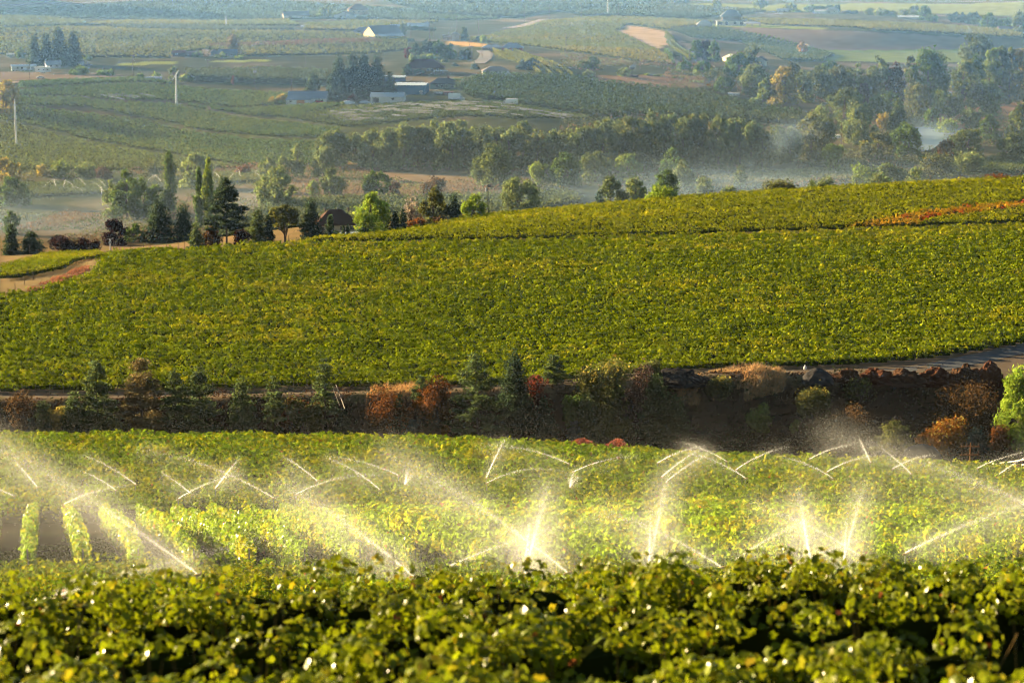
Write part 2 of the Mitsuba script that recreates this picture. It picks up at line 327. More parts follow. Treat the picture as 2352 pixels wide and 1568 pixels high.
def middle(mb):
    lower = poly_ground([(-80, 908), (392, 905), (784, 896), (1176, 887), (1568, 856), (1960, 845), (2110, 834), (2440, 783), (2440, 524), (2352, 530), (1960, 543), (1568, 555), (1176, 566), (784, 572), (560, 574), (430, 586), (250, 596), (212, 640), (90, 680), (-80, 700)], 405)
    upper = poly_ground([(400, 577), (560, 566), (784, 564), (1176, 558), (1568, 547), (1960, 533), (2440, 516), (2440, 409), (2352, 414), (1960, 436), (1764, 444), (1568, 459), (1400, 478), (1176, 496), (1000, 528), (784, 555), (560, 569)], 560)
    def col(P, m, r):
        k = meshkit.fbm(P * [.022, .05, 0], 3, seed=4); k2 = meshkit.noise(P * [.6, .6, 0], 9)
        up = (P[:, 1] > 622)[:, None] * .5
        base = LIME * (1 - up) + np.array([.31, .31, .012]) * up
        k3 = meshkit.noise(P * [.7, .7, .9], 31)
        c = vary(np.array([1., 1, 1]), m, r, .14, .05) * base * (.5 + 1.0 * k3)[:, None]  # wide lump tone spread: also paints in the contrast of lit and shaded lumps
        y = (k2 + .35 * (r.random(m) - .5) < np.clip((k - .5) * 1.6 + .16 + up[:, 0] * .3, 0, .7))[:, None]
        c = np.where(y, vary(np.array([.37, .36, .014]), m, r, .14, .08), c)
        red = shapely.contains_xy(MID_RED, P[:, 0], P[:, 1])
        rr = meshkit.noise(P * [.25, .12, 0], 2)
        c[red] = np.where((rr[red] > .6)[:, None], vary(np.array([.4, .07, .02]), int(red.sum()), r, .25, .1), vary(np.array([.46, .28, .02]), int(red.sum()), r, .2, .15))
        return np.clip(c, 0, .8)
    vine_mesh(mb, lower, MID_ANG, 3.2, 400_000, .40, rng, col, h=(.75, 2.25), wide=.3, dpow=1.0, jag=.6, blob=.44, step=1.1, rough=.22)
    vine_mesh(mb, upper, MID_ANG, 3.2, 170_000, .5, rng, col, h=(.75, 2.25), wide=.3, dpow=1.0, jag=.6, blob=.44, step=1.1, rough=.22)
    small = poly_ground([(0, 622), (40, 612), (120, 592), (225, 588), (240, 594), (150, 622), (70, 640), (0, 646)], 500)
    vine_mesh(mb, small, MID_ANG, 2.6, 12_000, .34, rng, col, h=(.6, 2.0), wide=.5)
stuff('hillside_vineyard', 'broad sunlit yellow green vineyard filling the middle bench between the road and the tree topped ridge', 'vineyard', middle)

A_ANG = math.atan2(1.0, -0.2)
def near_col(P, m, r):
    k = meshkit.fbm(P * [.3, .3, .3], 3, seed=14)
    k3 = meshkit.noise(P * 1.1, 33); c = vary(GREEN * 1.45, m, r, .13, .05) * (.65 + .7 * k3)[:, None]
    y = (k + .3 * (r.random(m) - .5) > .56)[:, None]
    c = np.where(y, vary(np.array([.31, .31, .012]), m, r, .14, .07), c)
    return np.where((r.random(m) < .006)[:, None], vary(np.array([.3, .13, .03]), m, r), c)
_far = [ground_at(x, y, 95)[:2] for x, y in ((2440, 1228), (2352, 1222), (1960, 1214), (1568, 1208), (1176, 1212), (640, 1221))]
FIELD_A = shapely.Polygon([(-1.2, 109), (30, 109), *[tuple(q) for q in _far]]).buffer(0)
FIELD_B = poly_ground([(-90, 1214), (392, 1214), (784, 1211), (1176, 1203), (1568, 1199), (1960, 1205), (2440, 1219), (2440, 1112), (2352, 1105), (1960, 1089), (1568, 1077), (1176, 1051), (784, 1039), (-90, 1037)], 95)
def block_b(mb):
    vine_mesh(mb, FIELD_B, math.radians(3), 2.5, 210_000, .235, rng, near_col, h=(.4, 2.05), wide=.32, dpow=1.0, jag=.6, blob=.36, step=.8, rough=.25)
stuff('far_terrace_vineyard', 'green vineyard rows running across the terrace just before the dark wooded bank', 'vineyard', block_b)
def block_a(mb):
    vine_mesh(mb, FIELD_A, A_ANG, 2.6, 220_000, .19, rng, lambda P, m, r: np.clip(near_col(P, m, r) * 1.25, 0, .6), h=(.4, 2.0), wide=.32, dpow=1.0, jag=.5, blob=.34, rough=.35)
stuff('sprinkled_vineyard', 'bright yellow green vineyard rows glowing under the nearest water jets', 'vineyard', block_a, 'lit_leaf')
def block_c(mb):
    pc = shapely.Polygon([(-30, 84), (36, 84), (36, 106), (-36, 106)])
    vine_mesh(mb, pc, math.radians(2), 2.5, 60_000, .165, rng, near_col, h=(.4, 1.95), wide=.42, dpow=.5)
stuff('misty_vine_block', 'hazy vine rows running across right behind the foreground vines', 'vineyard', block_c)
# ------------------------------------------------------------------ far fields
rng = np.random.default_rng(23)
def far_block(name, label, blocks, cat='vineyard'):
    def b(mb):
        for pts, ang, n, size, colf, h, sp in blocks:
            poly = poly_ground(pts, 780)
            if poly.geom_type != 'Polygon': poly = max(poly.geoms, key=lambda g: g.area)
            FIELD_PATCHES.append((poly, (.10, .115, .03), .8))
            k = 1 if h[1] < 3 else 1.8
            vine_mesh(mb, poly, ang, sp, int(n * .66), size * 1.2, rng, colf, h=h, wide=.4 * k, dpow=.6, size_pow=.6, blob=.5 * k, step=.8 * k, rough=.2)
    stuff(name, label, cat, b)
fc = lambda base, alt, share=.2, scale=.012, seed=0: colours(np.array(base), np.array(alt), share, scale, .1, .05, seed)
G1, Y1 = (.115, .185, .04), (.22, .26, .05)
SH = math.radians(-38)
far_block('valley_vineyard', 'blue green vineyard blocks with dark headland lines on the slope left of the conifer grove', [
    ([(43, 194), (327, 185), (420, 199), (330, 191), (43, 205)], SH, 8000, .6, fc(G1, Y1, .4), (.4, 2.0), 2.6),
    ([(43, 214), (330, 197), (480, 212), (730, 222), (700, 240), (547, 251), (400, 234), (240, 231), (180, 225), (0, 222)], SH, 26000, .6, fc(G1, Y1, .25), (.4, 2.0), 2.6),
    ([(400, 242), (547, 258), (715, 246), (800, 243), (700, 262), (690, 276)], SH, 12000, .6, fc(G1, Y1, .1), (.4, 2.0), 2.6),
    ([(0, 228), (180, 230), (240, 239), (397, 244), (784, 300), (740, 318), (594, 316), (333, 272), (180, 247), (0, 245)], SH, 34000, .6, fc(G1, Y1, .3), (.4, 2.0), 2.6),
    ([(0, 251), (60, 251), (333, 282), (594, 328), (740, 330), (735, 384), (560, 384), (377, 352), (40, 281), (0, 281)], SH, 34000, .58, fc(G1, Y1, .12), (.4, 2.0), 2.6),
    ([(0, 290), (40, 290), (377, 362), (560, 388), (300, 393), (0, 393)], SH, 28000, .58, fc((0.143, 0.158, 0.030), Y1, .25), (.4, 2.0), 2.6)])
far_block('netted_vineyard', 'vineyard rows striped with pale bird nets beside the two white trucks', [
    ([(700, 265), (850, 247), (1060, 238), (1130, 238), (1370, 277), (1180, 277), (1080, 270), (960, 280), (800, 296), (690, 279)], math.radians(-33), 30000, .55, fc((0.120, 0.150, 0.038), Y1, .05), (.4, 1.9), 2.6)])
far_block('dense_orchard', 'dense dark green orchard trees right of the box trucks', [
    ([(1045, 205), (1110, 184), (1300, 188), (1440, 206), (1560, 216), (1840, 268), (1830, 290), (1450, 270), (1380, 276), (1195, 250), (1085, 228)], math.radians(-35), 52000, .75, fc((0.075, 0.112, 0.030), (0.126, 0.140, 0.035), .15), (.5, 4.2), 3.6)], 'orchard')
far_block('slender_orchard', 'strip of pale slender orchard trees below the bare brown scarp at left', [
    ([(430, 176), (600, 171), (750, 176), (758, 198), (600, 196), (430, 188)], math.radians(5), 14000, .75, fc((0.120, 0.150, 0.053), PALE, .3), (.4, 4.5), 3.6)], 'orchard')
far_block('bench_vineyard', 'sunlit vineyard covering the upper bench behind the brown scarp at left', [
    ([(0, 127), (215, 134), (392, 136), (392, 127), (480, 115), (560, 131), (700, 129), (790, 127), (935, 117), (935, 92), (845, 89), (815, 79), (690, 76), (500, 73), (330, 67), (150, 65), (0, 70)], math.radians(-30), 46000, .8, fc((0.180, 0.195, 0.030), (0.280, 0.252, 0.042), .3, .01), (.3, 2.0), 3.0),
    ([(480, 107), (640, 101), (860, 94), (880, 101), (640, 109), (480, 111)], math.radians(-30), 7000, .8, fc(BROWNISH, (.3, .12, .04), .5), (.5, 2.1), 3.0),
    ([(190, 59), (690, 61), (660, 47), (350, 50), (200, 56)], math.radians(-20), 14000, .9, fc((0.180, 0.210, 0.045), (0.280, 0.252, 0.042), .3), (.3, 2.0), 3.0),
    ([(700, 58), (800, 50), (1010, 52), (900, 62), (830, 72), (700, 70)], math.radians(-20), 9000, .9, fc((0.180, 0.210, 0.045), (0.280, 0.252, 0.042), .3), (.3, 2.0), 3.0)])
far_block('upper_orchard', 'grey green orchard strip along the top of the left bench', [
    ([(0, 46), (100, 48), (190, 57), (190, 62), (60, 68), (0, 69)], math.radians(-10), 12000, 1.0, fc((0.135, 0.165, 0.045), (0.196, 0.210, 0.056), .3), (.4, 4.0), 4.0),
    ([(240, 66), (420, 66), (540, 70), (680, 72), (480, 75), (300, 70)], math.radians(-10), 8000, 1.0, fc((0.135, 0.165, 0.060), (0.182, 0.196, 0.070), .3), (.4, 3.5), 4.0)], 'orchard')
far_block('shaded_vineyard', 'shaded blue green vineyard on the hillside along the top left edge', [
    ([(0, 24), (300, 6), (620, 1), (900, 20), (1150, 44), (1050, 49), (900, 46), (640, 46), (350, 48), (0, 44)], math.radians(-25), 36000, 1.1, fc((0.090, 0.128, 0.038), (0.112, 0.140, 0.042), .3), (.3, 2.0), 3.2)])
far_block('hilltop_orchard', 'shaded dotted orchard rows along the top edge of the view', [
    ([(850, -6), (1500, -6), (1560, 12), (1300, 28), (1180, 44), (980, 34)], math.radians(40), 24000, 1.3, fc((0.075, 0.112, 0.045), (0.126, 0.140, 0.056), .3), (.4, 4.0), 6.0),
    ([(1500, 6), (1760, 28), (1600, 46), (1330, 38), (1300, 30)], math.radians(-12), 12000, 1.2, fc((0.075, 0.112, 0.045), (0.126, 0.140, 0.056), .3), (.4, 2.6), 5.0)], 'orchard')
far_block('rolling_vineyard', 'sunlit rolling vineyard between the red house and the tan bank', [
    ([(1060, 92), (1120, 88), (1165, 74), (1250, 52), (1330, 43), (1450, 42), (1640, 52), (1600, 60), (1530, 70), (1444, 57), (1412, 74), (1482, 106), (1528, 130), (1545, 150), (1470, 144), (1300, 119), (1200, 106), (1140, 100)], math.radians(-48), 52000, .85, fc((0.180, 0.203, 0.030), (0.280, 0.252, 0.042), .35, .012, 7), (.3, 2.0), 3.0)])
far_block('striped_vineyard', 'small striped vineyard with bare soil between its rows below the red house', [
    ([(1123, 117), (1180, 116), (1328, 172), (1312, 179), (1240, 173), (1150, 136)], pxang((1200, 130), (1300, 172), 900), 9000, .7, fc((0.195, 0.210, 0.038), (0.280, 0.252, 0.042), .3), (.3, 2.2), 5.5)])
far_block('knoll_vineyard', 'vineyard rows wrapping the knoll with the white farmhouse at right', [
    ([(1540, 70), (1640, 66), (1700, 76), (1790, 92), (1860, 112), (1918, 128), (1890, 142), (1800, 140), (1768, 126), (1756, 118), (1700, 96), (1590, 88)], pxang((1790, 130), (1900, 118), 1000), 30000, .8, fc((0.090, 0.128, 0.030), (0.182, 0.196, 0.042), .2), (.3, 2.2), 4.0),
    ([(1526, 78), (1540, 76), (1550, 100), (1600, 138), (1572, 142), (1535, 110)], pxang((1540, 100), (1590, 138), 1000), 7000, .8, fc((0.135, 0.165, 0.030), (0.182, 0.196, 0.042), .3), (.3, 2.2), 4.0)])
far_block('scarp_top_vineyard', 'level sunlit vineyard strip along the top of the big shaded scarp', [
    ([(1700, 44), (2000, 54), (2240, 66), (2352, 74), (2352, 88), (2230, 82), (2000, 72), (1760, 58)], math.radians(-4), 26000, 1.0, fc((0.225, 0.225, 0.038), (0.280, 0.252, 0.042), .3), (.2, 2.0), 3.0)])
far_block('valley_orchard', 'pale misty orchard rows on the valley floor behind the ridge', [
    ([(-40, 560), (230, 572), (440, 578), (540, 520), (640, 470), (760, 462), (1010, 462), (1160, 455), (1310, 448), (1340, 470), (1180, 500), (900, 545), (560, 570), (430, 590), (200, 600), (-40, 600)], math.radians(12), 40000, .6, fc((0.150, 0.188, 0.068), (0.196, 0.210, 0.070), .4), (.3, 3.0), 3.4),
    ([(1560, 446), (1760, 432), (2140, 402), (1930, 392), (1640, 412)], math.radians(8), 20000, .6, fc((0.195, 0.210, 0.075), (0.266, 0.224, 0.084), .4), (.2, 2.2), 3.4)], 'orchard')
far_block('river_field', 'smooth green crop field beside the river bend at right', [
    ([(2150, 380), (2352, 360), (2440, 358), (2440, 398), (2100, 402)], math.radians(4), 16000, .55, fc((0.135, 0.173, 0.053), (0.168, 0.182, 0.056), .3), (.2, 1.6), 2.6)], 'field')
far_block('hedged_plot', 'dark hedge like planting rows below the poplars at the right edge', [
    ([(2249, 172), (2400, 170), (2400, 180), (2249, 180)], math.radians(0), 3500, .9, fc((0.075, 0.105, 0.030), (0.140, 0.154, 0.042), .3), (.3, 4.0), 5),
    ([(2235, 186), (2400, 188), (2400, 196), (2235, 194)], math.radians(0), 3500, .9, fc((0.090, 0.120, 0.030), (0.140, 0.154, 0.042), .3), (.3, 4.0), 5),
    ([(2240, 204), (2400, 206), (2400, 214), (2260, 212)], math.radians(0), 3500, .9, fc((0.075, 0.105, 0.030), (0.168, 0.154, 0.042), .3), (.3, 4.5), 5)])
far_block('small_sprinkled_field', 'small green field under white sprinkler arcs at the far left', [
    ([(50, 428), (240, 420), (245, 447), (60, 456), (20, 455)], math.radians(3), 11000, .5, fc((0.150, 0.180, 0.045), (0.238, 0.224, 0.042), .3), (.2, 1.9), 2.6),
    ([(490, 404), (606, 398), (610, 420), (490, 424)], math.radians(3), 8000, .5, fc((0.180, 0.210, 0.060), (0.238, 0.224, 0.042), .3), (.2, 1.9), 2.6)], 'field')
def brush(mb):
    n = 230000; u = rng.uniform(-.235, .235, n); Y = rng.uniform(790, 1480, n); X = u * Y
    k = meshkit.fbm(np.stack([X * .028, Y * .02, X * 0], -1), 3, seed=12)
    left = (u < .02) & (Y > 1045)
    fields = shapely.union_all([p for p, _, _ in FIELD_PATCHES])
    ok = (k > .46) & ~left & (rng.random(n) < (900 / Y) ** 1.2); X, Y, k = X[ok], Y[ok], k[ok]
    ok = ~shapely.contains_xy(fields, X, Y) & ~shapely.contains_xy(RIVER, X, Y); X, Y, k = X[ok], Y[ok], k[ok]
    hump = meshkit.noise(np.stack([X * .22, Y * .22, X * 0], -1), 5); m = len(X); d = unit(rng.normal(size=(m, 3)))
    P = np.stack([X, Y, ground_z(X, Y) + rng.random(m) ** .8 * (.5 + 4.0 * hump * np.clip((k - .46) * 7, 0, 1))], -1)
    t = meshkit.noise(np.stack([X * .05, Y * .05, X * 0], -1), 8)[:, None]
    C = np.where(t > .6, vary(np.array([0.195, 0.195, 0.075]), m, rng, .25, .12), np.where(t > .38, vary(np.array([0.105, 0.128, 0.042]), m, rng, .25, .12), vary(np.array([0.225, 0.143, 0.083]), m, rng, .25, .12)))
    mb.add(*leaf_facing(P, unit(d + [0, 0, .4]), .62 * (Y / 850) ** .5 * np.exp(rng.normal(0, .2, m)), C, rng))
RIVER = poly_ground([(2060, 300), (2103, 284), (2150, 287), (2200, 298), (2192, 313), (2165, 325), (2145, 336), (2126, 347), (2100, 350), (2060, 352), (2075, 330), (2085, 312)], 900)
stuff('brush', 'low olive and brown brush covering the open valley floor', 'brush', brush)
build_ground()
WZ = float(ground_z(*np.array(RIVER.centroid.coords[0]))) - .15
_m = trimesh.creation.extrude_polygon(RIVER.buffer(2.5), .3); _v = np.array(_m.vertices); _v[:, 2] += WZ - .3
scene['water'] = {'type': 'principled', 'base_color': rgb(.17, .21, .24), 'roughness': .22, 'specular': .7}  # base colour lightened to stand in for the bright sky reflected on the river
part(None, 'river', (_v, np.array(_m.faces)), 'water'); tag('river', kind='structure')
# ------------------------------------------------------------------ trees and shrubs
TREE_COL = {k: tuple(min(x * (.86 if i == 0 and k not in ('gold', 'orange', 'rust', 'red', 'brown', 'tan', 'purple', 'pinkred', 'mauve', 'grey', 'pinebrown') else 1) * (.5 if k == 'purple' else .7 if k in ('orange', 'rust', 'red', 'pinkred', 'mauve', 'brown') else 1.6 if k not in ('pine', 'pinebrown', 'spruce', 'bright') else 1.7), .6) for i, x in enumerate(v)) for k, v in dict(cotton=(.085, .095, .028), cottonlight=(.13, .14, .045), olive=(.085, .08, .022), gold=(.21, .17, .035), green=(.06, .085, .018), bright=(.15, .18, .02), lime=(.14, .16, .03),
                pine=(.06, .072, .024), pinebrown=(.095, .075, .03), spruce=(.032, .044, .022), blue=(.045, .065, .06), red=(.13, .035, .022), purple=(.05, .022, .022), brown=(.12, .07, .03),
                orange=(.30, .12, .02), rust=(.2, .08, .025), mauve=(.13, .085, .07), tan=(.3, .2, .09), pale=(.14, .15, .06), poplar=(.075, .1, .022), pinkred=(.3, .09, .05), grey=(.16, .14, .12)).items()}
ICO = trimesh.creation.icosphere(subdivisions=0); ICV, ICF = np.array(ICO.vertices), np.array(ICO.faces)
def blob_leaves(mb, cen, rad, n, size, col, rng, rough=.45, squash=1.0, v=.25, hue=.1, top=None, core=True):
    rad = np.asarray(rad, float); pr = rad ** 2; i = rng.choice(len(rad), n, p=pr / pr.sum())
    for c, q in zip(cen, rad):   # the dense inside of each leaf mass
        if core: mb.add(c + ICV * q * .58 * rng.uniform(.7, 1.2, (len(ICV), 1)) * [1, 1, squash], ICF, np.asarray(col) * .8)
    d = unit(rng.normal(size=(n, 3)))
    r = rad[i] * (1 - .4 * rng.random(n) ** 2) * (1 + .28 * np.abs(rng.normal(0, 1, n)) * (rng.random(n) < .35))
    P = cen[i] + d * r[:, None] * [1, 1, squash]
    C = vary(col, n, rng, v, hue) * np.exp(rng.normal(0, .2, len(rad)))[i][:, None]
    if top is not None:
        m = rng.random(n) < np.clip((P[:, 2] - np.percentile(P[:, 2], 45)) / (np.ptp(P[:, 2]) + .01), 0, .6); C[m] = vary(top, int(m.sum()), rng, v, hue)
    mb.add(*leaf_facing(P, unit(d + rng.normal(0, rough, (n, 3))), size * np.exp(rng.normal(0, .25, n)), np.clip(C, .004, .7), rng))
def stem(mb, a, b, r0, r1, rng, sides=6, bend=.06, k=5):
    t = np.linspace(0, 1, k)[:, None]; a, b = np.asarray(a, float), np.asarray(b, float)
    p = a + (b - a) * t + np.sin(t * np.pi) * rng.normal(0, bend, 3) * np.linalg.norm(b - a)
    mb.add(*tube_vf(p, np.linspace(r0, r1, k), sides))
def broadleaf(base, h, w, n, size, col, rng, low=.02, tall=False, twigs=False, top=None, lobes=30):
    wood, crown = MB(), MB()
    K = lobes + int(rng.integers(0, 6))
    th, ct = rng.random(K) * 2 * np.pi, rng.uniform(-1, 1, K)
    rr = .55 + .45 * rng.random(K) ** .5
    st = (1 - np.abs(ct) ** 2.6) ** .7
    cz = h * (low + 1) / 2; hz = h * (1 - low) / 2
    prof = np.clip(1 - .35 * ct, .5, 1.2) if not tall else np.clip(1 - .5 * ct, .45, 1.4)
    cen = np.stack([np.cos(th) * st * rr * w * .38 * prof, np.sin(th) * st * rr * w * .38 * prof, cz + ct * rr * hz * .84], 1)
    rad = np.minimum(w, h * .8) * rng.uniform(.10, .22, K) * (1.05 - .25 * np.abs(ct))
    rad = np.minimum(rad, hz * .5)
    if low < .15:
        g = rng.random(7) * 6.28; cen = np.vstack([cen, np.stack([np.cos(g) * w * .3, np.sin(g) * w * .3, h * rng.uniform(.06, .2, 7)], 1)]); rad = np.concatenate([rad, np.minimum(w * .2, h * .14) * rng.uniform(.8, 1.2, 7)]); K += 7
    stem(wood, [0, 0, -.5], [rng.normal(0, .03) * h, 0, h * .72], w * .035 + .06, w * .008 + .02, rng)
    for j in rng.choice(K, min(6, K), replace=False):
        z0 = h * rng.uniform(max(.08, low * .6), .5)
        stem(wood, [0, 0, z0], cen[j], w * .016 + .03, .02, rng, 5, .05, 4)
    blob_leaves(crown, cen, rad, n, size, col, rng, top=top)
    return wood, crown
def conifer(base, h, w, n, size, col, rng, pine=False, bare=.05, power=.85, round_top=False):
    wood, crown = MB(), MB()
    lean = rng.normal(0, .015, 2) * h
    stem(wood, [0, 0, -.5], [lean[0], lean[1], h * .97], h * .014 + .05, .02, rng, 6, .006, 6)
    L = int(np.clip(h / (.9 if pine else .55), 9, 30)); bp, bd, bl = [], [], []
    for k in range(L):
        t = bare + (1 - bare) * (k + rng.random() * .6) / L
        nb = int(rng.integers(5, 8)); ph = rng.random() * 6.28
        prof = (1 - t) ** power if not pine else (np.clip(np.sin(np.pi * np.clip(t * .86 + .12, 0, 1)) ** .7 * (1.15 - .55 * t), .12, 1) if round_top else np.clip((1 - t) ** .72 * np.clip(t / .16 + .35, 0, 1) * rng.uniform(.8, 1.15), .05, 1))
        for q in range(nb):
            if rng.random() < (.16 if pine else .06): continue
            ln = w * .5 * prof * rng.uniform(.6, 1.12) + .12
            g = ph + q * 6.283 / nb + rng.normal(0, .2)
            bp.append([lean[0] * t, lean[1] * t, t * h]); bl.append(ln)
            bd.append([math.cos(g), math.sin(g), (rng.uniform(-.1, .35) if pine else rng.uniform(-.42, .02) + .35 * t)])
    bp, bd, bl = np.array(bp), np.array(bd), np.array(bl)
    if pine:
        for j in rng.choice(len(bl), min(16, len(bl)), replace=False): stem(wood, bp[j], bp[j] + bd[j] * bl[j] * .8, .05 + .004 * h, .015, rng, 4, .03, 3)
    i = rng.choice(len(bl), n, p=bl ** 1.3 / (bl ** 1.3).sum())
    s = (.3 + .75 * rng.random(n) ** .6) if pine else (.12 + .9 * rng.random(n) ** .75)
    P = bp[i] + bd[i] * (bl[i] * s)[:, None]
    sp = (np.minimum(.13 * w * .5, .5) if pine else .085 * w) * (1 - .35 * s) + .05
    P += rng.normal(0, 1, (n, 3)) * sp[:, None] * [1, 1, .55]
    P[:, 2] += -.12 * bl[i] * s ** 2 * (0 if pine else 1)
    N = unit(np.array([0, 0, .8]) + rng.normal(0, .6, (n, 3)) + bd[i] * .4)
    C = vary(col, n, rng, .28, .1) * np.exp(rng.normal(0, .18, len(bl)))[i][:, None]
    crown.add(*leaf_facing(P, N, size * np.exp(rng.normal(0, .25, n)), np.clip(C, .003, .6), rng))
    return wood, crown
def poplar(base, h, w, n, size, col, rng, top=None):
    wood, crown = MB(), MB()
    K = 26; t = np.linspace(.06, .97, K); prof = np.sin(np.pi * np.clip(t * .8 + .16, 0, 1)) ** .6
    g = rng.random(K) * 6.28; o = rng.random(K) * w * .24 * prof
    cen = np.stack([np.cos(g) * o, np.sin(g) * o, t * h], 1); rad = w * (.16 + .14 * rng.random(K)) * prof + .1
    stem(wood, [0, 0, -.5], [0, 0, h * .9], w * .06 + .06, .03, rng, 6, .008)
    for j in range(4, K, 5): stem(wood, [0, 0, max(.05 * h, t[j] * h - .22 * h)], cen[j], .07, .02, rng, 4, .02, 3)
    blob_leaves(crown, cen, rad, n, size, col, rng, squash=1.7, top=top)
    return wood, crown
def bush(base, h, w, n, size, col, rng, twiggy=0.0, top=None):
    wood, crown = MB(), MB()
    K = int(16 + 8 * max(h / w - 1, 0)); g = rng.random(K) * 6.28; r = np.sqrt(rng.random(K)) * w * .38
    zz = h * rng.uniform(.1, .84, K) * (1 - .3 * (r / (w * .4)) ** 2)
    cen = np.stack([np.cos(g) * r, np.sin(g) * r, zz], 1); rad = np.minimum(w * rng.uniform(.12, .27, K), h * .36)
    for j in range(K): stem(wood, [cen[j, 0] * .15, cen[j, 1] * .15, -.2], cen[j] + [0, 0, rad[j] * .6], .02 + .006 * h, .008, rng, 4, .05, 4)
    if twiggy:
        for j in range(int(40 * twiggy)):
            gg, q = rng.random() * 6.28, rng.random() ** .6
            e = [math.cos(gg) * w * .46 * q, math.sin(gg) * w * .46 * q, h * (1.02 - .35 * q * q) * rng.uniform(.75, 1.02)]
            stem(wood, [e[0] * .12, e[1] * .12, 0], e, .03 + .004 * h, .012, rng, 3, .07, 4)
        n = int(n * (1 - .55 * twiggy))
    blob_leaves(crown, cen, rad, n, size, col, rng, rough=.7, top=top, core=not twiggy)
    return wood, crown
KIND = dict(b=('broadleaf_tree', 'tree', broadleaf), c=('spruce_tree', 'spruce', conifer), p=('pine_tree', 'pine', conifer), l=('poplar_tree', 'poplar', poplar), s=('shrub', 'shrub', bush), t=('bare_shrub', 'shrub', bush), r=('bare_tree', 'tree', bush))
trng = np.random.default_rng(77)
def plant(kind, x, yb, yt, w, col, label, D=None, group=None, top=None, dens=1.0, dmin=40.0, px=1.9, **k):
    if D is not None and 340 < D < 420: D = max(float(ground_at(x, min(yb, 1034), 393)[1]) + (D - 392) * .12, 397.0)
    b = ground_at(x, yb, dmin) if D is None else at_d(x, yb, D)
    if D is not None: b[2] = float(ground_z(b[0], b[1]))
    d = b[1]; m = mpp(d)
    tip = at_d(x, yt, d)
    h, wd = max(tip[2] - b[2], .6), w * m * (1.15 if kind == 'b' else 1.32 if kind in 'cp' else 1.05)
    area = w * .435 * max((h / m) * .435, 3)
    n = int(np.clip(2.7 * area * (1.7 if kind in 'cp' else 1), 150, 13000) * dens)
    name, cat, fn = KIND[kind]
    if kind == 'p': k.setdefault('pine', True)
    if kind in 'tr': k.setdefault('twiggy', 1.0)
    wood, crown = fn(b, h, wd, n, px * 2.297 * m, TREE_COL[col], trng, **({**k, 'top': TREE_COL[top]} if top else k))
    key = thing(name, label, cat, group)
    v, f = wood.mesh(); part(key, 'trunk' if kind in 'bcplr' else 'stems', (v + b, f), 'bark')
    v, f = crown.mesh(); part(key, 'crown' if kind in 'bcpl' else 'foliage', (v + b, f), 'leaf_thin', color=crown.col())
    return b
BELT = 'cottonwoods of the riverside belt'
BN = [0]
def ordinal(n): return f'{n}' + ('th' if 10 < n % 100 < 14 else {1: 'st', 2: 'nd', 3: 'rd'}.get(n % 10, 'th'))
def belt(x, yb, yt, w, col='cotton', k='b', **kw): BN[0] += 1; plant(k, x, yb, yt, w * 1.25, col, f'{ordinal(BN[0])} cottonwood from the left in the long riverside belt across the valley', group=BELT, D=1035 + (trng.random() - .3) * 26, **kw)
for q in [(748, 404, 300, 52), (775, 404, 293, 50), (818, 402, 298, 48), (857, 404, 293, 52), (893, 400, 287, 46), (925, 400, 280, 50), (962, 400, 275, 52), (998, 398, 272, 46), (1028, 398, 266, 50), (1062, 398, 270, 50), (1103, 396, 269, 52),
          (1142, 394, 282, 50), (1170, 394, 280, 40), (1200, 392, 273, 50), (1236, 390, 288, 46), (1267, 390, 294, 44), (1298, 388, 292, 46), (1320, 388, 288, 40), (1347, 386, 282, 48), (1372, 384, 272, 44), (1394, 384, 261, 48), (1424, 380, 258, 44), (1449, 380, 250, 48),
          (1472, 378, 256, 42), (1496, 378, 254, 46), (1520, 376, 257, 42), (1542, 374, 252, 46), (1566, 372, 254, 40), (1590, 370, 253, 44), (1616, 368, 252, 46), (1652, 364, 251, 46), (1676, 360, 262, 42), (1700, 358, 265, 46), (1727, 356, 270, 44), (1752, 354, 277, 46), (1786, 350, 282, 44), (1815, 348, 285, 44)]:
    belt(*q, col=['cotton', 'olive', 'cotton', 'cottonlight'][int(trng.integers(0, 4))], top='cottonlight')
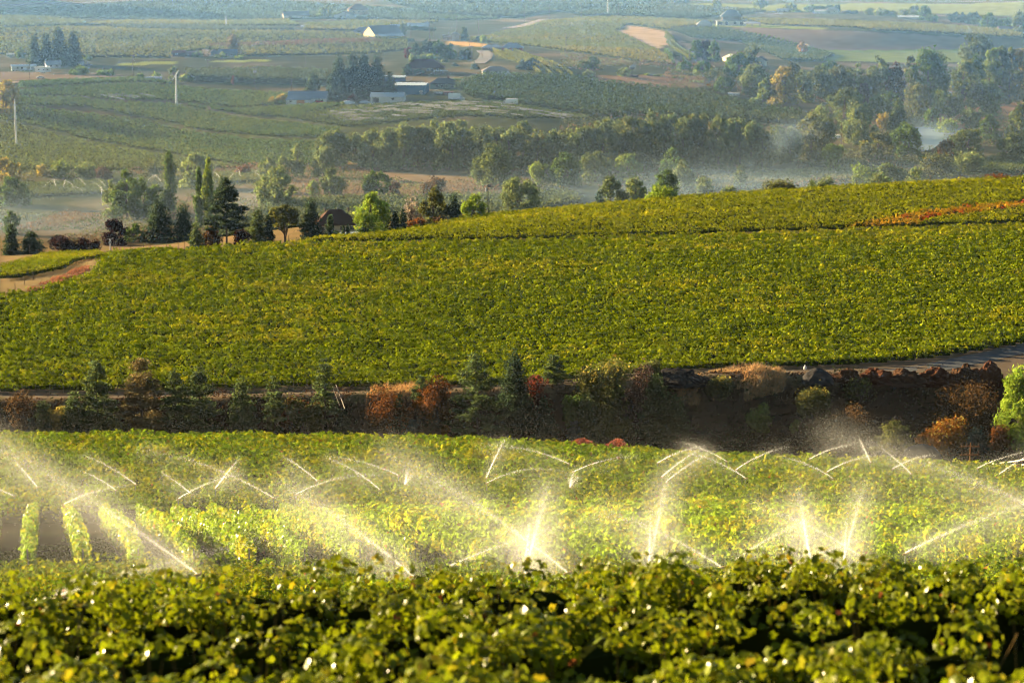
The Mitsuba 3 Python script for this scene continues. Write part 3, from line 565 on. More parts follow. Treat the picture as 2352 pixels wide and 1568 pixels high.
ROWS = [  # kind, x, base y, top y, width (photo pixels), colour, label, distance or None
 # misty valley floor in front of the belt
 ('b', 1130, 430, 327, 86, 'cotton', 'rounded two tiered tree standing out before the middle of the riverside belt', 960),
 ('b', 1298, 424, 351, 76, 'green', 'broad grey green tree at the left of the low clump before the belt', 970),
 ('b', 1369, 412, 347, 92, 'cotton', 'wide low tree in the middle of the clump before the belt', 985),
 ('b', 1439, 404, 345, 66, 'lime', 'paler rounded tree at the right end of the clump before the belt', 985),
 ('s', 1240, 412, 366, 42, 'lime', 'small pale yellow tree at the left edge of the low clump', 975),
 ('b', 1544, 392, 339, 58, 'green', 'dark round tree beside the rising mist right of the belt', 985),
 ('b', 1568, 412, 366, 60, 'pale', 'pale spreading tree behind the mist at the right', 950),
 ('b', 865, 446, 386, 60, 'green', 'single round green tree on dry grass before the belt', 925),
 ('b', 763, 446, 384, 56, 'cotton', 'small tree at the left foot of the riverside belt', 930),
 ('b', 746, 420, 330, 44, 'cottonlight', 'light green cottonwood forming the left end of the riverside belt', 1000),
 ('s', 1001, 440, 402, 62, 'brown', 'reddish brown open shrub on the dry ground before the belt', 935),
 ('s', 905, 445, 412, 26, 'mauve', 'small mauve bare shrub right of the single round tree', 930),
 ('b', 1193, 486, 398, 98, 'cottonlight', 'large pale feathery tree rising from behind the ridge right of the pole', 860),
 ('b', 1404, 468, 398, 50, 'cotton', 'left of two slender hazy trees behind the ridge', 870),
 ('b', 1456, 464, 398, 54, 'cottonlight', 'right of two slender hazy trees behind the ridge', 870),
 ('b', 1529, 440, 384, 62, 'green', 'leafy spreading tree behind the ridge left of the mist', 880),
 ('c', 1376, 470, 435, 26, 'blue', 'small blue grey conical spruce just behind the ridge', 850),
 ('b', 1699, 400, 373, 28, 'cotton', 'tiny round tree alone in the drifting mist', 960),
 ('s', 1622, 425, 396, 44, 'pale', 'pale shrub in the mist right of the leafy spreading tree', 915),
 ('s', 1670, 440, 412, 40, 'pale', 'low pale willow shrub below the drifting mist', 880),
 # left side of the valley floor
 ('b', 448, 436, 343, 78, 'cottonlight', 'pale grey green broad tree between the two columnar poplars', 960),
 ('l', 391, 482, 348, 42, 'poplar', 'tall dark columnar poplar left of the pale broad tree', 880),
 ('l', 480, 514, 362, 36, 'lime', 'tallest columnar poplar with yellowing leaves behind the big pine', 830),
 ('l', 460, 514, 384, 30, 'poplar', 'shorter columnar poplar leaning against the yellowing one', 832),
 ('b', 294, 505, 379, 66, 'poplar', 'tall upright tree in the poplar group at left', 860, dict(low=.04, tall=True)),
 ('b', 258, 498, 408, 40, 'cottonlight', 'lighter upright tree at the left flank of the poplar group', 865, dict(low=.04, tall=True)),
 ('b', 330, 498, 405, 50, 'poplar', 'dark tree at the right flank of the poplar group', 865, dict(low=.04, tall=True)),
 ('b', 360, 476, 416, 56, 'green', 'rounded dark tree between the poplar group and the columnar poplar', 880),
 ('c', 369, 556, 459, 68, 'spruce', 'big hazy dark spruce below the columnar poplar', 800),
 ('c', 424, 556, 468, 50, 'spruce', 'hazy spruce just left of the big ridge pine', 800),
 ('b', 263, 558, 500, 54, 'purple', 'dark purple leaved round tree below the poplar group', 790),
 ('b', 310, 560, 515, 60, 'green', 'dim rounded tree right of the purple leaved tree', 800),
 ('b', 639, 472, 381, 102, 'cottonlight', 'wide pale willow with forked trunk on the dry floodplain', 890),
 ('b', 615, 408, 355, 40, 'cottonlight', 'small pale tree behind the wide willow', 990),
 ('b', 685, 402, 327, 32, 'cottonlight', 'slender tall pale tree left of the riverside belt', 1005),
 ('b', 653, 396, 353, 26, 'cottonlight', 'thin pale tree between the willow and the slender tree', 1005),
 ('b', 724, 394, 354, 18, 'pale', 'very thin pale tree beside the belt left end', 1005),
 ('s', 719, 444, 410, 30, 'lime', 'little yellow green shrub on dry grass below the belt left end', 930),
 ('s', 99, 408, 378, 30, 'gold', 'golden shrub in the hedge at the foot of the left slope', 1000),
 ('s', 138, 408, 371, 50, 'lime', 'pale green shrub in the middle of the left slope hedge', 1000),
 ('s', 202, 404, 370, 48, 'cottonlight', 'rounded pale shrub at the right of the left slope hedge', 1000),
 ('s', 240, 410, 384, 40, 'mauve', 'brownish shrub left of the upright poplar group', 990),
 ('s', 349, 404, 371, 44, 'olive', 'olive shrub left of the tall dark columnar poplar', 1000),
 ('b', 18, 412, 360, 62, 'gold', 'yellowing tree at the left edge above the small sprinkled field', 985),
 ('b', 34, 470, 402, 84, 'green', 'dark shaded tree mass at the left edge beside the sprinkled field', 905),
 ('s', 560, 402, 378, 40, 'rust', 'reddish low shrubs at the foot of the left slope', 1005),
 ('c', 27, 594, 513, 36, 'spruce', 'narrow dark spruce at the far left behind the dry grass terrace', 742),
 ('c', 73, 590, 532, 56, 'spruce', 'broad bluish spruce beside the narrow far left one', 742),
 ('s', 154, 592, 540, 84, 'purple', 'wide dark purple bush behind the dry grass terrace', 735),
 ('s', 205, 590, 546, 50, 'purple', 'smaller purple bush right of the wide one', 735),
 ('b', 25, 516, 486, 40, 'green', 'dim small tree in the mist at far left', 820),
 # trees of the ridge and the house on it
 ('p', 521, 566, 409, 74, 'spruce', 'tallest dark ponderosa pine on the left of the ridge', 700, dict(bare=.3, round_top=True)),
 ('c', 451, 570, 512, 34, 'pine', 'small dark conifer at the left foot of the big ridge pine', 696),
 ('s', 487, 566, 508, 44, 'brown', 'brownish bush against the trunk of the big ridge pine', 702),
 ('s', 556, 560, 520, 40, 'purple', 'dark reddish bush right of the big ridge pine', 702),
 ('c', 593, 558, 478, 44, 'pine', 'stout dark conifer right of the big ridge pine', 706),
 ('c', 619, 558, 492, 22, 'spruce', 'thin dark conifer next to the stout one', 706),
 ('b', 656, 554, 470, 78, 'olive', 'open flat topped locust tree left of the brown roofed house', 712, dict(low=.3, lobes=12)),
 ('c', 715, 552, 455, 50, 'spruce', 'tall pointed spruce before the left end of the brown roof', 708),
 ('c', 759, 548, 493, 24, 'spruce', 'little spruce before the middle of the brown roof', 712),
 ('s', 774, 548, 522, 20, 'bright', 'bright yellow green bush before the brown roofed house', 710),
 ('l', 789, 548, 518, 9, 'spruce', 'left of two dark columnar cedars before the house', 708),
 ('l', 799, 547, 513, 11, 'spruce', 'right of two dark columnar cedars before the house', 708),
 ('b', 857, 546, 438, 76, 'bright', 'sunlit yellow green maple right of the brown roofed house', 722, dict(low=.1)),
 ('b', 880, 536, 478, 34, 'olive', 'dim olive tree behind the sunlit maple', 735),
 ('s', 836, 542, 516, 26, 'green', 'low green shrub beneath the sunlit maple', 716),
 ('c', 908, 536, 483, 24, 'spruce', 'left of the two small conifers right of the maple', 722),
 ('c', 926, 532, 479, 20, 'spruce', 'right of the two small conifers right of the maple', 724),
 ('r', 947, 518, 445, 46, 'grey', 'bare grey branched tree behind the ridge', 770),
 ('b', 998, 520, 428, 58, 'olive', 'drooping olive brown birch on the ridge', 738, dict(low=.06, tall=True)),
 ('c', 1043, 514, 442, 34, 'spruce', 'dark pointed spruce right of the olive birch', 738),
 ('b', 1089, 510, 443, 52, 'bright', 'bright green tree left of the ridge power pole', 742),
 ('s', 958, 526, 503, 48, 'rust', 'rust coloured low shrubs beneath the olive birch', 728),
 ('s', 1012, 518, 500, 40, 'brown', 'brown low shrubs right of the rust coloured ones', 732),
 ('s', 1520, 462, 431, 72, 'bright', 'bright green rounded bush poking over the ridge line', 742),
 ('s', 1790, 440, 414, 88, 'olive', 'olive brown shrubs along the ridge fence at right', 765),
 ('s', 1880, 432, 416, 60, 'cotton', 'grey green shrubs along the ridge fence right of the olive ones', 765),
 ('t', 2290, 414, 396, 70, 'rust', 'brown dry weeds at the right end of the ridge', 768),
 # dark bank below the road
 ('p', 226, 1004, 826, 86, 'pine', 'tall straight pine second from the left on the dark bank', 386),
 ('p', 328, 1008, 820, 112, 'pinebrown', 'largest brownish pine on the left half of the bank', 384),
 ('p', 404, 1006, 848, 66, 'pine', 'dark pine right behind the largest left pine', 390),
 ('p', 461, 1000, 838, 74, 'pine', 'full dark pine before the gap showing the road', 388),
 ('c', 557, 1004, 868, 66, 'pine', 'conical dark conifer in front of the lit road strip', 388),
 ('p', 632, 996, 862, 52, 'pine', 'young pine with a visible thin trunk against the road', 390, dict(dens=.75)),
 ('p', 748, 984, 820, 56, 'pine', 'tall sparse pine beside the leaning pale board', 394, dict(dens=.65)),
 ('c', 171, 1002, 896, 60, 'pine', 'shorter pine left of the tall straight one', 382),
 ('c', 100, 1002, 918, 48, 'pine', 'small grey green pine near the left edge of the bank', 382),
 ('c', 74, 1002, 958, 32, 'blue', 'tiny pine below the small grey green one', 378),
 ('s', 272, 1004, 955, 74, 'olive', 'olive undergrowth shrub below the largest left pine', 376),
 ('t', 51, 1000, 886, 64, 'brown', 'brown twiggy shrub at the left edge of the bank', 392),
 ('s', 137, 996, 920, 44, 'gold', 'yellow olive shrub between the small left pines', 388),
 ('s', 700, 992, 893, 80, 'olive', 'big olive orange shrub left of the leaning pale board', 390, dict(top='rust')),
 ('s', 668, 992, 905, 46, 'rust', 'rust leaved shrub behind the young pine', 394),
 ('c', 790, 1002, 936, 44, 'spruce', 'small dark spruce below the leaning board', 382),
 ('c', 915, 1006, 905, 38, 'spruce', 'slim dark spruce amid the orange brown brush', 386),
 ('p', 966, 950, 862, 42, 'pine', 'small bright edged pine on top of the bank beside orange foliage', 405),
 ('c', 946, 1008, 960, 36, 'blue', 'little grey green pine at the foot of the bank', 378),
 ('p', 1098, 1014, 814, 142, 'pine', 'huge spreading dark pine in the centre of the bank', 380, dict(bare=.02)),
 ('c', 1184, 1000, 803, 82, 'spruce', 'tall dark spruce just right of the huge central pine', 396),
 ('c', 1252, 1008, 912, 54, 'spruce', 'dark spruce in the deep shade right of the central pine', 384),
 ('p', 1274, 900, 814, 52, 'pine', 'grey green pine standing on the bank top by the road', 414),
 ('c', 1347, 1014, 902, 54, 'pine', 'upright young pine with lit left side at mid bank', 380),
 ('c', 1321, 1014, 963, 38, 'blue', 'short pine at the left foot of the upright young one', 376),
 ('c', 1508, 1016, 858, 80, 'pine', 'leaning full pine left of the dry grass slope', 384),
 ('c', 1548, 1016, 908, 76, 'pine', 'bushy pine right in front of the leaning full one', 378),
 ('c', 1431, 1018, 984, 22, 'spruce', 'tiny spruce at the foot of the bank', 376),
 ('t', 1003, 990, 850, 80, 'rust', 'orange brown brush left of the huge central pine', 398, dict(twiggy=.6)),
 ('s', 972, 960, 880, 44, 'orange', 'bright orange bush beside the small pine on the bank top', 402),
 ('t', 900, 998, 892, 110, 'rust', 'dark rust coloured brush below the dry grass tuft', 392, dict(twiggy=.7)),
 ('s', 1025, 996, 960, 20, 'orange', 'small glowing orange bush at the foot of the central pine', 378),
 ('t', 1236, 960, 846, 60, 'red', 'reddish brown brush between the tall spruce and the grey pine', 404, dict(twiggy=.6)),
 ('s', 1391, 975, 812, 114, 'olive', 'large olive autumn shrub below the road', 402, dict(top='gold', low=None)),
 ('t', 1475, 978, 828, 92, 'mauve', 'mauve grey twiggy shrub right of the large olive one', 404),
 ('s', 1498, 905, 820, 44, 'olive', 'orange topped shrub behind the mauve one at the road', 416),
 ('s', 1320, 995, 895, 60, 'green', 'dark shaded bush behind the upright young pine', 394),
 ('s', 1405, 1008, 930, 90, 'olive', 'shadowed olive thicket at the foot of the bank', 386),
 ('s', 1646, 940, 848, 64, 'olive', 'yellow olive bush on the dry grass slope', 402, dict(top='gold')),
 ('s', 1745, 1000, 920, 54, 'lime', 'small bright green bush on the lower slope', 390),
 ('s', 1858, 984, 874, 92, 'olive', 'rounded olive bush with orange leaves below the black pile', 398, dict(top='gold')),
 ('s', 1825, 994, 958, 22, 'lime', 'very small yellow green shrub below the rounded olive bush', 388),
 ('t', 1950, 1016, 912, 104, 'brown', 'brown tangled shrub on the dark slope', 390),
 ('t', 1975, 950, 862, 70, 'olive', 'half bare olive shrub under the mulch heaps', 404),
 ('t', 2040, 1010, 950, 80, 'mauve', 'bare mauve twigs left of the grey mound', 388),
 ('t', 2216, 1000, 868, 156, 'brown', 'large brown leafless thicket at right', 398),
 ('p', 2048, 1064, 968, 92, 'olive', 'bushy yellow tinged pine behind the sprinkler spray', 350, dict(bare=.0)),
 ('s', 2187, 1062, 962, 124, 'orange', 'wide orange and yellow shrub beside the wire pole', 372, dict(top='gold')),
 ('s', 2121, 1052, 986, 32, 'orange', 'small glowing orange shrub right of the bushy pine', 368),
 ('c', 2242, 1052, 980, 52, 'blue', 'grey green pine behind the wire pole', 372),
 ('b', 2338, 1040, 828, 96, 'bright', 'big bright green poplar cut by the right edge of the photo', 380, dict(low=.02, tall=True)),
 ('s', 2300, 1050, 975, 60, 'rust', 'rust coloured bush below the big bright poplar', 376),
 ('s', 560, 1006, 985, 70, 'tan', 'dry tan weeds at the edge of the far terrace', 300),
 # far side of the valley, left
 ('b', 15, 252, 179, 58, 'gold', 'yellowing round tree at the left edge above the valley vineyard', 1180),
 ('s', 48, 129, 111, 22, 'green', 'dark round bush beside the white container at top left', 1390),
 ('c', 80, 146, 79, 30, 'spruce', 'leftmost tall conifer of the dark top left group', 1350),
 ('c', 107, 148, 76, 32, 'spruce', 'second conifer of the dark top left group', 1352),
 ('c', 137, 150, 60, 42, 'spruce', 'tallest conifer of the dark top left group', 1350),
 ('c', 171, 152, 71, 34, 'spruce', 'rightmost conifer of the dark top left group', 1348),
 ('c', 152, 152, 100, 30, 'spruce', 'short conifer before the tallest of the top left group', 1340),
 ('b', 202, 140, 126, 22, 'green', 'dark round tree right of the top left conifers', 1370),
 ('s', 185, 176, 154, 56, 'green', 'dark hedge mass below the top left conifers', 1290),
 ('s', 240, 178, 160, 60, 'green', 'dark bushes sloping down right of the top left yard', 1285),
 ('b', 398, 180, 152, 24, 'cotton', 'small pale tree above the wind machine', 1270),
 ('s', 362, 180, 168, 26, 'lime', 'light bush behind the grey trailer', 1270),
 ('s', 320, 184, 168, 18, 'green', 'dark bush left of the grey trailer', 1262),
 ('s', 428, 188, 172, 32, 'lime', 'pale yellow bush at the left end of the slender orchard', 1262),
 ('c', 535, 124, 78, 36, 'pinebrown', 'lone reddish brown conifer on the upper bench', 1420),
 ('s', 508, 142, 122, 32, 'cotton', 'round grey green bush before the blue bungalow', 1385),
 ('s', 550, 144, 128, 24, 'lime', 'pale bush at the right end of the blue bungalow', 1385),
 ('b', 455, 138, 118, 28, 'cotton', 'grey tree left of the blue bungalow', 1390),
 ('r', 474, 136, 112, 22, 'grey', 'bare pale tree behind the blue bungalow', 1395),
 ('c', 719, 214, 168, 38, 'spruce', 'single dark spruce left of the big conifer grove', 1215),
 ('c', 762, 220, 168, 26, 'spruce', 'short conifer at the left side of the big grove', 1205),
 ('c', 780, 224, 124, 46, 'spruce', 'tall conifer at the left of the big grove', 1205),
 ('c', 808, 222, 117, 46, 'spruce', 'second tall conifer of the big grove', 1207),
 ('c', 836, 222, 118, 46, 'spruce', 'third tall conifer of the big grove', 1205),
 ('c', 868, 220, 122, 46, 'spruce', 'tall conifer at the right of the big grove', 1205),
 ('c', 897, 220, 166, 28, 'spruce', 'short conifer at the right end of the big grove', 1203),
 ('s', 810, 234, 218, 24, 'purple', 'round dark bush on the lawn below the grove', 1190),
 ('s', 625, 232, 220, 18, 'gold', 'left yellow bush beside the white bungalow', 1195),
 ('s', 646, 230, 214, 24, 'gold', 'right yellow bush beside the white bungalow', 1197),
 ('b', 736, 44, 22, 16, 'lime', 'small pale tree beside the far left farmhouse', 1990),
 ('l', 747, 45, 14, 7, 'cottonlight', 'left of two thin far poplars between the farmhouses', 1990),
 ('l', 758, 46, 15, 7, 'cottonlight', 'right of two thin far poplars between the farmhouses', 1990),
 ('c', 925, 74, 49, 14, 'spruce', 'small spruce behind the large grey roofed barn', 1720),
 ('c', 1067, 96, 60, 17, 'spruce', 'pointed spruce right of the small tower building', 1640),
 ('s', 1100, 96, 82, 12, 'spruce', 'small clipped round tree in the sunny field', 1630),
 ('b', 1111, 100, 80, 16, 'lime', 'pale yellow tree beside the clipped round one', 1610),
 ('b', 955, 142, 96, 24, 'spruce', 'left dark tree of the tall hedge clump below the barn', 1400, dict(low=0)),
 ('b', 980, 142, 88, 30, 'spruce', 'tallest dark tree of the hedge clump below the barn', 1402, dict(low=0)),
 ('b', 1006, 144, 90, 34, 'green', 'middle dark tree of the hedge clump below the barn', 1400, dict(low=0)),
 ('b', 1034, 146, 98, 36, 'green', 'right dark tree of the hedge clump below the barn', 1398, dict(low=0)),
 ('b', 1068, 150, 110, 40, 'olive', 'dim round tree beside the lane below the red house', 1390, dict(low=0)),
 ('s', 938, 126, 105, 20, 'red', 'bright red bush at the left of the hedge clump', 1410),
 ('s', 948, 142, 124, 22, 'cottonlight', 'left pale bush above the brown house', 1375),
 ('s', 968, 142, 122, 26, 'cottonlight', 'middle pale bush above the brown house', 1375),
 ('s', 992, 146, 123, 30, 'lime', 'right yellowish bush above the brown house', 1372),
 ('s', 1021, 152, 134, 22, 'cotton', 'small bush at the right end of the brown house', 1365),
 ('c', 936, 196, 147, 26, 'spruce', 'dark conifer before the brown house', 1290),
 ('b', 963, 196, 160, 30, 'spruce', 'dark round tree between the brown house and the blue shed', 1290),
 ('c', 1090, 174, 144, 18, 'blue', 'small blue spruce left of the small grey roofed house', 1310),
 ('c', 1046, 164, 147, 16, 'blue', 'small blue spruce beside the lane bend', 1330),
 ('c', 1199, 174, 138, 26, 'blue', 'blue spruce right of the small grey roofed house', 1310),
 ('b', 1223, 176, 133, 36, 'spruce', 'dense dark round tree beside the blue spruce', 1312, dict(low=0)),
 ('b', 1050, 206, 190, 26, 'cotton', 'pale tree right of the dark roofed house', 1265),
 # middle right slopes
 ('b', 1361, 164, 127, 30, 'cotton', 'grey green tree on the slope below the rolling vineyard', 1330),
 ('b', 1338, 162, 138, 24, 'cotton', 'small tree left of the grey green slope tree', 1330),
 ('b', 1352, 190, 161, 28, 'cottonlight', 'pale tree at the right end of the striped vineyard', 1290),
 ('b', 1434, 194, 155, 32, 'cottonlight', 'light green tree on the floor behind the dense orchard', 1300),
 ('s', 1455, 196, 176, 26, 'mauve', 'brownish shrub right of the light green tree', 1300),
 ('s', 1485, 194, 172, 15, 'lime', 'slim yellow green shrub behind the dense orchard', 1310),
 ('s', 1513, 200, 178, 34, 'cottonlight', 'left pale willow shrub on the dry flats', 1310),
 ('s', 1556, 206, 182, 44, 'cotton', 'middle grey willow shrub on the dry flats', 1310),
 ('s', 1600, 210, 186, 44, 'cottonlight', 'right pale willow shrub on the dry flats', 1300),
 ('s', 1630, 216, 194, 20, 'orange', 'bright orange shrub on the dry flats', 1290),
 ('s', 1598, 180, 161, 18, 'lime', 'cone shaped yellow green shrub below the knoll', 1345),
 ('s', 1555, 176, 160, 26, 'cottonlight', 'pale shrub left of the cone shaped one', 1345),
 ('b', 1572, 162, 137, 38, 'green', 'rounded green tree at the foot of the curved rows', 1360),
 ('b', 1614, 174, 138, 42, 'green', 'second rounded tree at the foot of the tan bank', 1350),
 ('b', 1600, 118, 87, 24, 'green', 'dark tree before the small far house on the knoll', 1480),
 ('b', 1622, 118, 85, 26, 'purple', 'dark red leaved tree on the knoll', 1480),
 ('b', 1640, 124, 93, 24, 'green', 'green tree left of the white farmhouse', 1470),
 ('b', 1726, 124, 93, 30, 'cotton', 'drooping willow between the white farmhouse and the garage', 1480, dict(low=.05)),
 ('b', 1694, 180, 114, 60, 'green', 'tall full cottonwood below the white farmhouse', 1345),
 ('b', 1732, 234, 143, 54, 'cottonlight', 'tall pale cottonwood in the centre right grove', 1270),
 ('b', 1662, 222, 174, 48, 'green', 'dark round tree left of the pale cottonwood', 1275),
 ('b', 1632, 186, 157, 28, 'cotton', 'small round tree behind the dark round one', 1330),
 ('b', 1754, 238, 175, 24, 'lime', 'narrow yellow green tree right of the pale cottonwood', 1255),
 ('b', 1800, 238, 152, 62, 'gold', 'golden cottonwood, brightest tree of the centre right grove', 1260),
 ('b', 1772, 240, 170, 44, 'olive', 'olive tree left of the golden cottonwood', 1265),
 ('b', 1842, 232, 165, 50, 'cotton', 'grey green tree right of the golden cottonwood', 1275),
 ('b', 1820, 190, 138, 46, 'olive', 'olive tree behind the golden cottonwood', 1340),
 ('s', 1780, 246, 222, 34, 'gold', 'yellow bush at the foot of the golden cottonwood', 1245),
 ('s', 1736, 246, 224, 30, 'lime', 'yellow green bush at the foot of the pale cottonwood', 1245),
 ('b', 1880, 218, 146, 60, 'cotton', 'broad hazy tree in the grove before the scarp', 1310),
 ('b', 1925, 216, 142, 56, 'olive', 'hazy olive tree in the grove before the scarp', 1320),
 ('b', 1965, 214, 140, 52, 'cotton', 'hazy tree right of the olive one before the scarp', 1325),
 ('b', 1905, 165, 134, 40, 'green', 'dark crown at the left edge of the bright green field', 1420),
 ('b', 2019, 205, 121, 48, 'cotton', 'dark topped tree before the bright green field', 1340),
 ('b', 1995, 212, 160, 44, 'olive', 'shaded tree in the right grove before the green field', 1320),
 ('s', 1985, 212, 184, 24, 'mauve', 'pale mauve shrub in the right grove', 1310),
 ('b', 2055, 206, 119, 44, 'brown', 'brownish tall tree left of the big round cottonwood', 1340),
 ('b', 2092, 200, 116, 36, 'olive', 'slim dark tree left of the big round cottonwood', 1345),
 ('b', 2131, 206, 109, 90, 'green', 'big round dark cottonwood before the scarp', 1340),
 ('b', 2110, 238, 186, 56, 'olive', 'lower dark tree under the big round cottonwood', 1265),
 ('b', 2214, 220, 122, 66, 'cotton', 'large yellow green cottonwood right of the big round one', 1315, dict(low=.05, tall=True)),
 ('b', 2241, 150, 54, 70, 'cotton', 'huge grey green tree towering across the scarp at right', 1480, dict(low=.05)),
 ('b', 2240, 200, 118, 46, 'green', 'dark tree below the huge towering tree', 1360),
 ('b', 2270, 176, 112, 34, 'lime', 'leftmost sunlit poplar at the right edge', 1390, dict(low=.03, tall=True)),
 ('b', 2282, 178, 89, 40, 'lime', 'tallest sunlit poplar at the right edge', 1392, dict(low=.03, tall=True)),
 ('b', 2300, 178, 93, 40, 'cotton', 'third poplar at the right edge', 1395, dict(low=.03, tall=True)),
 ('b', 2322, 178, 90, 46, 'cotton', 'fourth hazy poplar at the right edge', 1395, dict(low=.03, tall=True)),
 ('b', 2344, 178, 95, 50, 'gold', 'yellowing poplar cut by the right edge', 1395, dict(low=.03, tall=True)),
 ('s', 2160, 226, 203, 44, 'lime', 'left reedy shrub on the dry river flats', 1290),
 ('s', 2192, 228, 206, 40, 'cotton', 'right reedy shrub on the dry river flats', 1290),
 ('s', 2276, 214, 190, 60, 'green', 'dark rounded thicket at the right edge of the flats', 1310),
 # river trees
 ('b', 1940, 290, 202, 124, 'cotton', 'broad sunlit twin crowned tree left of the river', 1160),
 ('b', 1974, 318, 235, 70, 'cottonlight', 'pale rounded tree before the twin crowned one', 1110),
 ('c', 2062, 292, 225, 44, 'pine', 'dark upright conifer beside the river', 1160),
 ('b', 2048, 250, 205, 38, 'green', 'round green tree upstream of the dark conifer', 1240),
 ('b', 2014, 254, 213, 40, 'green', 'green tree left of the round upstream one', 1235),
 ('b', 1863, 352, 252, 100, 'olive', 'big dark spreading tree right of the rising smoke', 1060),
 ('b', 2080, 348, 280, 82, 'green', 'dark domed tree at the left bank of the river', 1080, dict(low=0)),
 ('b', 2015, 358, 296, 80, 'olive', 'olive rounded tree left of the dark domed one', 1060, dict(low=0)),
 ('s', 1916, 364, 315, 46, 'lime', 'pale yellow green willow bush before the river trees', 1010),
 ('s', 2027, 266, 247, 26, 'gold', 'bright yellow bush beside the dark conifer', 1180),
 ('b', 2222, 350, 288, 80, 'cotton', 'rounded tree at the right bank of the river', 1080, dict(low=0)),
 ('s', 2173, 344, 315, 34, 'rust', 'reddish bush on the right river bank', 1075),
 ('b', 2272, 304, 257, 38, 'green', 'round tree on the dry flats right of the river', 1160),
 ('b', 2340, 312, 232, 46, 'cotton', 'tall tree cut by the right edge beside the flats', 1150),
 ('b', 2322, 356, 302, 66, 'cotton', 'hazy rounded trees at the right edge above the field', 1070, dict(low=0)),
 ('s', 2176, 292, 270, 48, 'lime', 'yellow green reeds on the inner river bend', 1190),
 ('b', 2140, 274, 248, 32, 'green', 'small dark tree above the river bend', 1210),
 ('s', 2230, 262, 244, 50, 'cotton', 'low grey thicket on the dry flats above the bend', 1220),
 ('s', 2125, 370, 340, 30, 'green', 'small dark bush at the water edge', 1030),
 ('s', 2155, 378, 352, 70, 'olive', 'olive thicket below the river bend', 1010),
 ('s', 2230, 376, 350, 70, 'cottonlight', 'pale willow thicket above the crop field', 1020),
 ('s', 1990, 396, 366, 56, 'lime', 'left low willow thicket in the mist below the river', 960),
 ('s', 2050, 396, 364, 60, 'cotton', 'right low willow thicket in the mist below the river', 965),
 ('s', 2015, 420, 385, 70, 'pale', 'left pale thicket above the ridge at right', 900),
 ('s', 2095, 420, 380, 80, 'pale', 'right pale thicket above the ridge at right', 905),
 ('s', 1900, 420, 395, 54, 'pale', 'pale bush in the mist just above the ridge line', 890),
 # top right
 ('b', 1646, 27, 0, 20, 'cotton', 'roundish far tree above the pyramid roofed building', 2350),
 ('s', 1658, 30, 19, 18, 'cottonlight', 'pale bush beside the far roundish tree', 2320),
 ('b', 1748, 27, -4, 34, 'cotton', 'big far shade tree in the pale top meadow', 2350, dict(low=.2)),
 ('b', 1815, 30, 5, 32, 'cotton', 'round far tree left of the white cottages', 2300, dict(low=.04)),
 ('s', 1830, 33, 24, 24, 'green', 'dark bush under the round far tree', 2270),
 ('b', 1862, 32, 10, 32, 'green', 'dark grove left of the far cedar hedge', 2280, dict(low=0)),
 ('b', 1884, 32, 11, 28, 'spruce', 'left part of the far dark cedar hedge', 2285, dict(low=0)),
 ('b', 1906, 32, 10, 28, 'spruce', 'middle part of the far dark cedar hedge', 2285, dict(low=0)),
 ('l', 1920, 32, 12, 7, 'spruce', 'left pointed cedar at the hedge end', 2280),
 ('l', 1926, 32, 12, 7, 'spruce', 'right pointed cedar at the hedge end', 2280),
 ('s', 1935, 39, 25, 15, 'gold', 'yellow tree right of the white hip roofed cottage', 2220),
 ('s', 1948, 39, 24, 15, 'cotton', 'grey tree right of the yellow far one', 2220),
 ('c', 1962, 40, 24, 15, 'blue', 'little blue spruce at top right', 2210),
 ('b', 1998, 44, 18, 26, 'cotton', 'left tree of the far cluster at top right', 2190, dict(low=0)),
 ('b', 2022, 45, 17, 34, 'cottonlight', 'middle pale tree of the far cluster at top right', 2180, dict(low=0)),
 ('b', 2046, 45, 23, 26, 'cotton', 'right tree of the far cluster at top right', 2180, dict(low=0)),
 ('b', 2074, 42, 19, 30, 'cottonlight', 'tan green tree behind the long flat roof', 2200, dict(low=0)),
 ('b', 2099, 41, 9, 26, 'cotton', 'tall tree right behind the long flat roof', 2210),
 ('b', 2123, 50, 12, 34, 'green', 'full green tree at the right end of the flat roof', 2130, dict(low=.05)),
 ('b', 2141, 52, 30, 30, 'green', 'dark round tree right of the full green one', 2110, dict(low=0)),
 ('b', 2268, 64, 29, 48, 'green', 'pair of dark crowns above the scarp at right', 2020, dict(low=0)),
 ('b', 2308, 66, 40, 46, 'green', 'dark low tree beside the far right roof', 2010, dict(low=0)),
 ('b', 2343, 73, 23, 34, 'cotton', 'tall drooping willow at the top right corner', 1960, dict(low=.05)),
 ('b', 2200, 50, 26, 40, 'spruce', 'dark hedge piece left of the far right trees', 2120, dict(low=0)),
 ('b', 2235, 52, 27, 40, 'spruce', 'dark hedge piece right of the other one', 2110, dict(low=0)),
 ('s', 1844, 116, 87, 20, 'tan', 'lone tan birch before the shaded scarp', 1690, dict(top='brown')),
 ('b', 1500, 16, 0, 30, 'green', 'left dark far tree along the top edge', 2500, dict(low=0)),
 ('b', 1535, 17, 0, 30, 'green', 'middle dark far tree along the top edge', 2500, dict(low=0)),
 ('b', 1570, 18, -2, 32, 'green', 'right dark far tree along the top edge', 2500, dict(low=0)),
]
for row in ROWS:
    kind, x, yb, yt, w, col, label, D = row[:8]; kw = dict(row[8]) if len(row) > 8 else {}
    kw = {a: b for a, b in kw.items() if b is not None}
    if kind in 'st': kw.pop('low', None)
    plant(kind, x, yb, yt, w, col, label, D, **kw)
